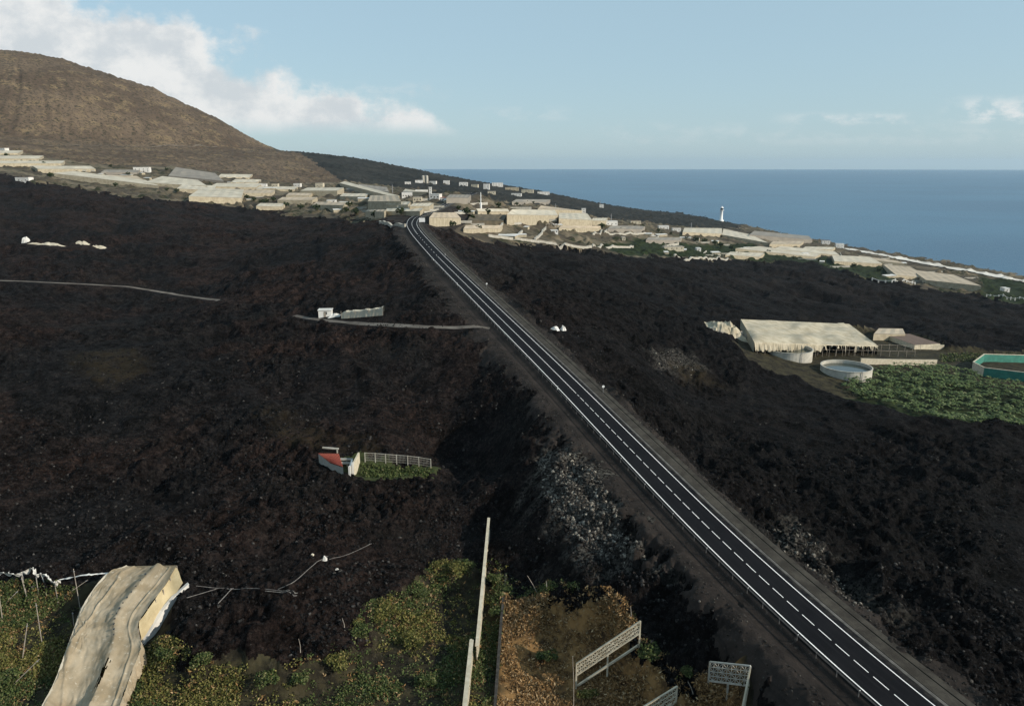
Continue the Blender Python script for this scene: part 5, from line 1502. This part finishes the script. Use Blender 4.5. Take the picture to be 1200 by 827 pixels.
screen((748, 851), (792, 824), 'pale lattice screen at the bottom edge, nearest to the camera', 3.2, .5)
screen((830, 800), (877, 806), 'grey lattice screen facing the camera below the road bank', 3.9, .45, False, 'block')
screen((877, 806), (868, 852), 'narrow pale lattice screen seen end on at the corner below the road bank', 3.6, .8, False)
for (x0, y0, x1, y1, lab) in ((739, 728, 739, 710, 'dark pole standing behind the upper end of the diagonal lattice screen'), (672, 830, 671, 768, 'dark tall pole at the lower end of the diagonal lattice screen'),
                              (720, 716, 735, 698, 'bent dry stick on the plot edge above the lattice screen'), (630, 696, 618, 674, 'dry stick at the upper left corner of the orange plot'),
                              (812, 812, 806, 798, 'dry stick beside the grey lattice screen'), (404, 738, 401, 724, 'thin stick at the lava edge below the pipes'), (352, 764, 350, 748, 'thin stick at the green lava edge near the middle'),
                              (640, 693, 640, 680, 'short fence stick at the top of the orange plot, left of two'), (677, 700, 677, 687, 'short fence stick at the top of the orange plot, right of two')):
    p = T(x0, y0); q = at_depth(x1, y1, depth_of(p) + .5); d = q - p
    o_ = mesh_obj('dry_stick', *(lambda mm: (mm.v, mm.f))(MB().tube([-d * .1, d * .5 + [.12, 0, 0], d], .07, 5, .045)), M['wood'], None, False, None, p); tag(o_, lab, 'stick')

# ------------------------------------------------------------------ weeds, dry grass, shrubs
gx0, gx1 = FIELD[:, 0].min(), FIELD[:, 0].max()
FV = wp([(-120, 860), (-110, 700), (0, 684), (90, 690), (215, 755), (240, 772), (330, 780), (405, 752), (435, 706), (475, 694), (505, 662), (565, 662), (578, 650), (595, 672), (640, 682), (690, 686), (735, 704), (757, 745), (795, 775), (838, 785), (880, 800), (890, 900), (300, 960)])
def dn(x, y): return np.clip(.10 + 2.8 * fbm(x / 6.5, y / 6.5, 4, 131), .02, 1)
pw = scatter(FV, 21000, dn)
pw = np.vstack([pw, scatter(FV, 2600)])                   # thin growth over the bare soil too
dry = in_poly(pw[:, 0], pw[:, 1], DRY)
def clumps(P, per, r, h):
    k = len(P); z = ground_full(P[:, 0], P[:, 1]); Cn = np.repeat(np.column_stack([P, z]), per, 0)
    hh = np.repeat(rng.uniform(.3, 1, k) ** 1.5 * h, per)
    Cn[:, :2] += rng.normal(0, r, (len(Cn), 2)); Cn[:, 2] += rng.uniform(.05, 1, len(Cn)) * hh
    return Cn
g_ = pw[~dry]; brown_ = rng.uniform(0, 1, len(g_)) < .12; bg_ = g_[brown_]; g_ = g_[~brown_]; big_ = fbm(g_[:, 0] / 11, g_[:, 1] / 11, 3, 137)
ga, gb = g_[big_ < .05], g_[big_ >= .05]
leaf_mesh('green_weeds', clumps(ga, 9, .34, .85), .23, M['leaf_weed'], None, 'stuff', .8)
leaf_mesh('yellow_weeds', clumps(gb, 9, .34, .9), .23, M['leaf_yellow'], None, 'stuff', .8)
da = np.vstack([pw[dry], bg_])
leaf_mesh('dry_grass', clumps(da, 11, .35, .5), .20, M['leaf_dry'], None, 'stuff', .7, elong=3.0)
sk = scatter(FV, 1500); z = ground_full(sk[:, 0], sk[:, 1])
leaf_mesh('dead_stalks', np.column_stack([sk, z + .45]), 1.0, M['leaf_dry'], None, 'stuff', .5, tone=rng.uniform(.7, 1, len(sk)), elong=1.5) if False else None
YV = wp([(424, 545), (500, 549), (508, 552), (450, 560), (425, 558)])
py_ = scatter(YV, 420); leaf_mesh('yard_weeds', clumps(py_, 8, .4, .8), .34, M['leaf_weed'], None, 'stuff', .8)
# scattered scrub near the far plots and along the farm
FS = wp([(1105, 415), (1140, 414), (1330, 424), (1330, 432), (1200, 423), (1140, 424), (1100, 424)])
ps_ = scatter(FS, 700); leaf_mesh('farm_scrub', clumps(ps_, 7, .7, 1.3), .6, M['leaf_weed'], None, 'stuff', .8)

SHRUBS = [(448, 722, 2.4, 2.6, 'leaf_yellow', 'large yellowish green shrub at the lava edge left of the windbreak wall'), (482, 760, 2.0, 2.2, 'leaf_yellow', 'yellow green shrub below the large yellowish one'),
          (490, 700, 1.8, 2.4, 'leaf_weed', 'green shrub right above the large yellowish one'), (425, 745, 1.9, 2.4, 'leaf_weed', 'green shrub on the lava edge left of the large yellowish one'),
          (395, 780, 2.4, 2.2, 'leaf_yellow', 'broad yellow green shrub low in the green plot'), (312, 800, 1.9, 2.0, 'leaf_weed', 'green shrub near the middle of the bottom green plot'),
          (498, 802, 1.7, 1.9, 'leaf_weed', 'dark green rounded shrub near the bottom, left of the wider windbreak wall'), (535, 672, 2.2, 2.2, 'leaf_yellow', 'yellowish shrub at the top of the plot beside the windbreak wall'),
          (196, 772, 1.8, 2.0, 'leaf_weed', 'green shrub beside the low white wall of the draped greenhouse'), (240, 778, 1.6, 2.0, 'leaf_weed', 'green shrub at the lava edge right of the draped greenhouse'),
          (764, 774, 1.9, 2.4, 'leaf_weed', 'pale green bush right of the diagonal lattice screen'), (806, 790, 1.3, 1.6, 'leaf_weed', 'small green bush left of the grey lattice screen'),
          (640, 772, 1.7, 1.5, 'leaf_weed', 'dark green shrub in the middle of the dry orange plot'), (582, 684, 1.5, 2.2, 'leaf_weed', 'narrow green shrub wedged between windbreak wall and dark low wall'),
          (582, 722, 1.3, 1.6, 'leaf_weed', 'lower green shrub between windbreak wall and dark low wall'), (10, 800, 2.0, 2.2, 'leaf_weed', 'bright green shrub in the bottom left corner'),
          (690, 818, 1.6, 1.5, 'leaf_yellow', 'olive shrub under the lower end of the diagonal lattice screen'), (352, 800, 1.5, 1.7, 'leaf_weed', 'small green shrub between the middle shrub and the broad yellow green one')]
for (px, py, r, h, ml, lab) in SHRUBS:
    p = T(px, py); t = thing('shrub', lab, 'shrub', p)
    leaf_mesh('foliage', blob(1000, r, h, 11), .23, M[ml], t, None, .7)
    s_ = MB()
    for k_ in range(5): s_.tube([(0, 0, -.2), (rng.normal(0, r * .2), rng.normal(0, r * .2), h * .4), (rng.normal(0, r * .4), rng.normal(0, r * .4), h * .8)], .05, 5, .015)
    s_.build('stem', M['bark'], t)

# ------------------------------------------------------------------ loose clinker
ico_v = np.array([(0, 0, 1), (.894, 0, .447), (.276, .851, .447), (-.724, .526, .447), (-.724, -.526, .447), (.276, -.851, .447), (.724, .526, -.447), (-.276, .851, -.447), (-.894, 0, -.447), (-.276, -.851, -.447), (.724, -.526, -.447), (0, 0, -1)])
ico_f = np.array([(0, 1, 2), (0, 2, 3), (0, 3, 4), (0, 4, 5), (0, 5, 1), (1, 6, 2), (2, 7, 3), (3, 8, 4), (4, 9, 5), (5, 10, 1), (6, 7, 2), (7, 8, 3), (8, 9, 4), (9, 10, 5), (10, 6, 1), (11, 7, 6), (11, 8, 7), (11, 9, 8), (11, 10, 9), (11, 6, 10)])
def rubble(name, XY, smin, smax, mat, power=2.5):
    k = len(XY); s_ = smin + (smax - smin) * rng.uniform(0, 1, k) ** power
    z = ground_full(XY[:, 0], XY[:, 1])
    V = ico_v[None] * rng.uniform(.6, 1.25, (k, 12, 1)) * (s_[:, None] * rng.uniform(.7, 1.3, (k, 3)))[:, None, :]
    a = rng.uniform(0, 2 * PI, k); ca, sa = np.cos(a)[:, None], np.sin(a)[:, None]
    X = V[..., 0] * ca - V[..., 1] * sa; Y = V[..., 0] * sa + V[..., 1] * ca
    V = np.stack([X + XY[:, 0, None], Y + XY[:, 1, None], V[..., 2] + (z + s_ * .25)[:, None]], -1).reshape(-1, 3)
    Fq_ = (ico_f[None] + (np.arange(k) * 12)[:, None, None]).reshape(-1, 3)
    o = mesh_obj(name, V, Fq_, mat, None, False, 'stuff')
    at_ = o.data.attributes.new('tone', 'FLOAT', 'POINT'); at_.data.foreach_set('value', np.repeat(rng.uniform(0, 1, k), 12).astype(np.float32))
    return o
def mat_rub(name, a, b, c, cut):
    m, nt, bs = new_mat(name); at = attr(nt, 'tone'); p = pos(nt)
    col = mixc(nt, at, a, b); col = mixc(nt, rng_(nt, at, cut, 1), col, c)
    col = mixc(nt, noise(nt, p, 3, 4, .7, .4, .65), col, [q * .6 for q in a])
    nt.links.new(col, bs.inputs['Base Color']); bs.inputs['Roughness'].default_value = .95; bs.inputs['Specular IOR Level'].default_value = .1
    return m
k = 120000
aa = rng.uniform(math.radians(-42), math.radians(42), k); rr = 60 * np.exp(rng.uniform(0, math.log(300 / 60), k))
XY = np.column_stack([rr * np.sin(aa), rr * np.cos(aa)])
ia = np.clip(np.searchsorted(AZ, aa) - 1, 0, nc - 2); ir = np.clip(np.searchsorted(RR, rr) - 1, 0, nr - 2)
keep = (LM[ir, ia] > .6) & (np.abs(RDg[ir, ia]) > 9.5)
XY = XY[keep & (rng.uniform(0, 1, k) < .25 + 1.3 * np.clip(fbm(XY[:, 0] / 18, XY[:, 1] / 18, 3, 151) + .3, 0, 1))]
rubble('lava_rubble', XY, .08, .42, mat_rub('clinker', (.008, .008, .0085), (.026, .023, .022), (.085, .08, .074), .86))
parts_ = [scatter(P_, n_) for P_, n_ in ((STONE[0], 4800), (STONE[1], 1000), (STONE[2], 200))]
XYs = np.vstack(parts_); s_, d_, z_ = road_sd(XYs[:, 0], XYs[:, 1]); XYs = XYs[np.abs(d_) > 9.3]
rubble('grey_stones', XYs, .06, .50, mat_rub('grey_rock', (.03, .027, .024), (.11, .10, .087), (.32, .295, .25), .6), 3.0)
k = 9000; q = rng.uniform(RS[2], 420, k); l = np.where(rng.uniform(0, 1, k) < .5, rng.normal(-11.5, 2.4, k), rng.normal(10.5, 1.2, k))
l = np.where(np.abs(l) < 8.95, 9.3 * np.sign(l), l)
P_ = np.array([at_s(a, b) for a, b in zip(q, l)])
rubble('verge_stones', P_[:, :2], .05, .24, mat_rub('verge_rock', (.022, .020, .018), (.06, .053, .047), (.15, .14, .12), .85), 2.5)

# ------------------------------------------------------------------ sky, sun, haze, camera
SUN_EL = math.radians(26); SUN_AZ = math.radians(-24)     # azimuth from +X towards +Y
sd = np.array([math.cos(SUN_EL) * math.cos(SUN_AZ), math.cos(SUN_EL) * math.sin(SUN_AZ), math.sin(SUN_EL)])
from mathutils import Vector
L = D.lights.new('sun', 'SUN'); L.energy = 4.7; L.angle = math.radians(.5); L.color = (1, .90, .76)
lo = D.objects.new('sun', L); C.objects.link(lo); lo.rotation_euler = Vector(-sd).to_track_quat('-Z', 'Y').to_euler(); lo.location = (600, -200, 600)

w = D.worlds.new('World'); bpy.context.scene.world = w; w.use_nodes = True
nt = w.node_tree; bg = nt.nodes['Background']
sky = N(nt, 'ShaderNodeTexSky', sky_type='NISHITA', sun_disc=False)
sky.sun_elevation = SUN_EL; sky.sun_rotation = PI / 2 - SUN_AZ; sky.altitude = 0; sky.air_density = 1.0; sky.dust_density = .6; sky.ozone_density = 2.0
tc = N(nt, 'ShaderNodeTexCoord').outputs['Generated']
sep = N(nt, 'ShaderNodeSeparateXYZ'); nt.links.new(tc, sep.inputs[0])
yy = math_(nt, 'MAXIMUM', sep.outputs[1], .05)
u = math_(nt, 'DIVIDE', sep.outputs[0], yy); v = math_(nt, 'DIVIDE', sep.outputs[2], yy)
uv = N(nt, 'ShaderNodeCombineXYZ'); nt.links.new(u, uv.inputs[0]); nt.links.new(v, uv.inputs[1])
def UV(px, py):
    d = ray(px, py); return d[0] / d[1], d[2] / d[1]
mpn = N(nt, 'ShaderNodeMapping'); nt.links.new(uv.outputs[0], mpn.inputs[0]); mpn.inputs['Scale'].default_value = (1, 1.35, 1)
big = noise(nt, mpn.outputs[0], 7, 8, .56); fine = noise(nt, mpn.outputs[0], 20, 7, .6)
nz = math_(nt, 'ADD', math_(nt, 'MULTIPLY', math_(nt, 'SUBTRACT', big, .5), .20), math_(nt, 'MULTIPLY', math_(nt, 'SUBTRACT', fine, .5), .07))
# the bank: below a line falling to the right, above a flat base
(u1, v1_), (u2, v2_) = UV(118, -10), UV(480, 140)
k = (v2_ - v1_) / (u2 - u1)
top = math_(nt, 'SUBTRACT', math_(nt, 'ADD', math_(nt, 'MULTIPLY', math_(nt, 'SUBTRACT', u, u1), k), v1_), v)
bot = math_(nt, 'SUBTRACT', v, UV(400, 156)[1])
dens = math_(nt, 'MULTIPLY', rng_(nt, math_(nt, 'ADD', top, nz), -.004, .028), rng_(nt, math_(nt, 'ADD', bot, math_(nt, 'MULTIPLY', nz, .12)), -.006, .022))
thin = rng_(nt, math_(nt, 'ADD', big, math_(nt, 'MULTIPLY', top, .8)), .22, .46, .95, 1)
dens = math_(nt, 'MULTIPLY', dens, thin)
# small puffs low over the sea
def puff(x0, x1, y0, y1, amt):
    a, b_ = UV(x0, y1), UV(x1, y0)
    e = .035
    mx = math_(nt, 'MULTIPLY', rng_(nt, u, a[0] - e, a[0] + e), rng_(nt, u, b_[0] + e, b_[0] - e))
    h = (b_[1] - a[1])
    my = math_(nt, 'MULTIPLY', rng_(nt, v, a[1] - h * .3, a[1] + h * .15), rng_(nt, v, b_[1] + h * .4, b_[1] - h * .4))
    mq = N(nt, 'ShaderNodeMapping'); nt.links.new(uv.outputs[0], mq.inputs[0]); mq.inputs['Scale'].default_value = (1, 2.2, 1)
    return math_(nt, 'MULTIPLY', math_(nt, 'MULTIPLY', mx, my), math_(nt, 'MULTIPLY', noise(nt, mq.outputs[0], 24, 6, .6, .42, .66), amt))
for a in ((925, 1070, 134, 146, .45), (1120, 1290, 118, 142, .75), (570, 660, 126, 140, .25), (410, 520, 98, 116, .3), (700, 1250, 146, 168, .16)):
    dens = math_(nt, 'MAXIMUM', dens, puff(*a))
shade = rng_(nt, math_(nt, 'ADD', noise(nt, mpn.outputs[0], 11, 6, .6), math_(nt, 'MULTIPLY', top, -.35)), .36, .58)
skyc = mixc(nt, .70, sky.outputs[0], (3.55, 5.0, 5.75))
SKYK = 1.0
cloudc = mixc(nt, shade, (5.2, 5.5, 5.7), (7.1, 7.05, 6.9))
nt.links.new(mixc(nt, math_(nt, 'MULTIPLY', dens, .93), skyc, cloudc), bg.inputs['Color'])
bg.inputs['Strength'].default_value = .125

HAZE = True
if HAZE:
    hm = D.materials.new('haze_air'); hm.use_nodes = True; hn = hm.node_tree; hn.nodes.clear()
    ho = N(hn, 'ShaderNodeOutputMaterial'); vp = N(hn, 'ShaderNodeVolumePrincipled')
    vp.inputs['Color'].default_value = (.62, .82, 1.0, 1); vp.inputs['Density'].default_value = 1.7e-5; vp.inputs['Anisotropy'].default_value = .2
    hn.links.new(vp.outputs[0], ho.inputs['Volume']); hm.cycles.volume_sampling = 'DISTANCE'; hm.cycles.homogeneous_volume = True
    hb = MB().box((0, 0, 150), (93000, 93000, 820)).build('haze', hm, None, kind='stuff')

cam = D.cameras.new('camera'); co = D.objects.new('camera', cam); C.objects.link(co)
cam.sensor_width = 36; cam.sensor_fit = 'HORIZONTAL'; cam.lens = 36 * F / IW; cam.clip_start = .5; cam.clip_end = 300000
co.location = (0, 0, HC); co.rotation_euler = (PI / 2 - PITCH, 0, 0)
sc = bpy.context.scene
sc.camera = co
sc.view_settings.view_transform = 'Standard'; sc.view_settings.look = 'None'; sc.view_settings.exposure = 0.0; sc.view_settings.gamma = 1
sc.cycles.max_bounces = 5; sc.cycles.volume_bounces = 0; sc.cycles.use_denoising = True; sc.cycles.use_adaptive_sampling = False; sc.cycles.denoiser = 'OPENIMAGEDENOISE'; sc.cycles.denoising_input_passes = 'RGB_ALBEDO_NORMAL'; sc.cycles.denoising_prefilter = 'NONE'
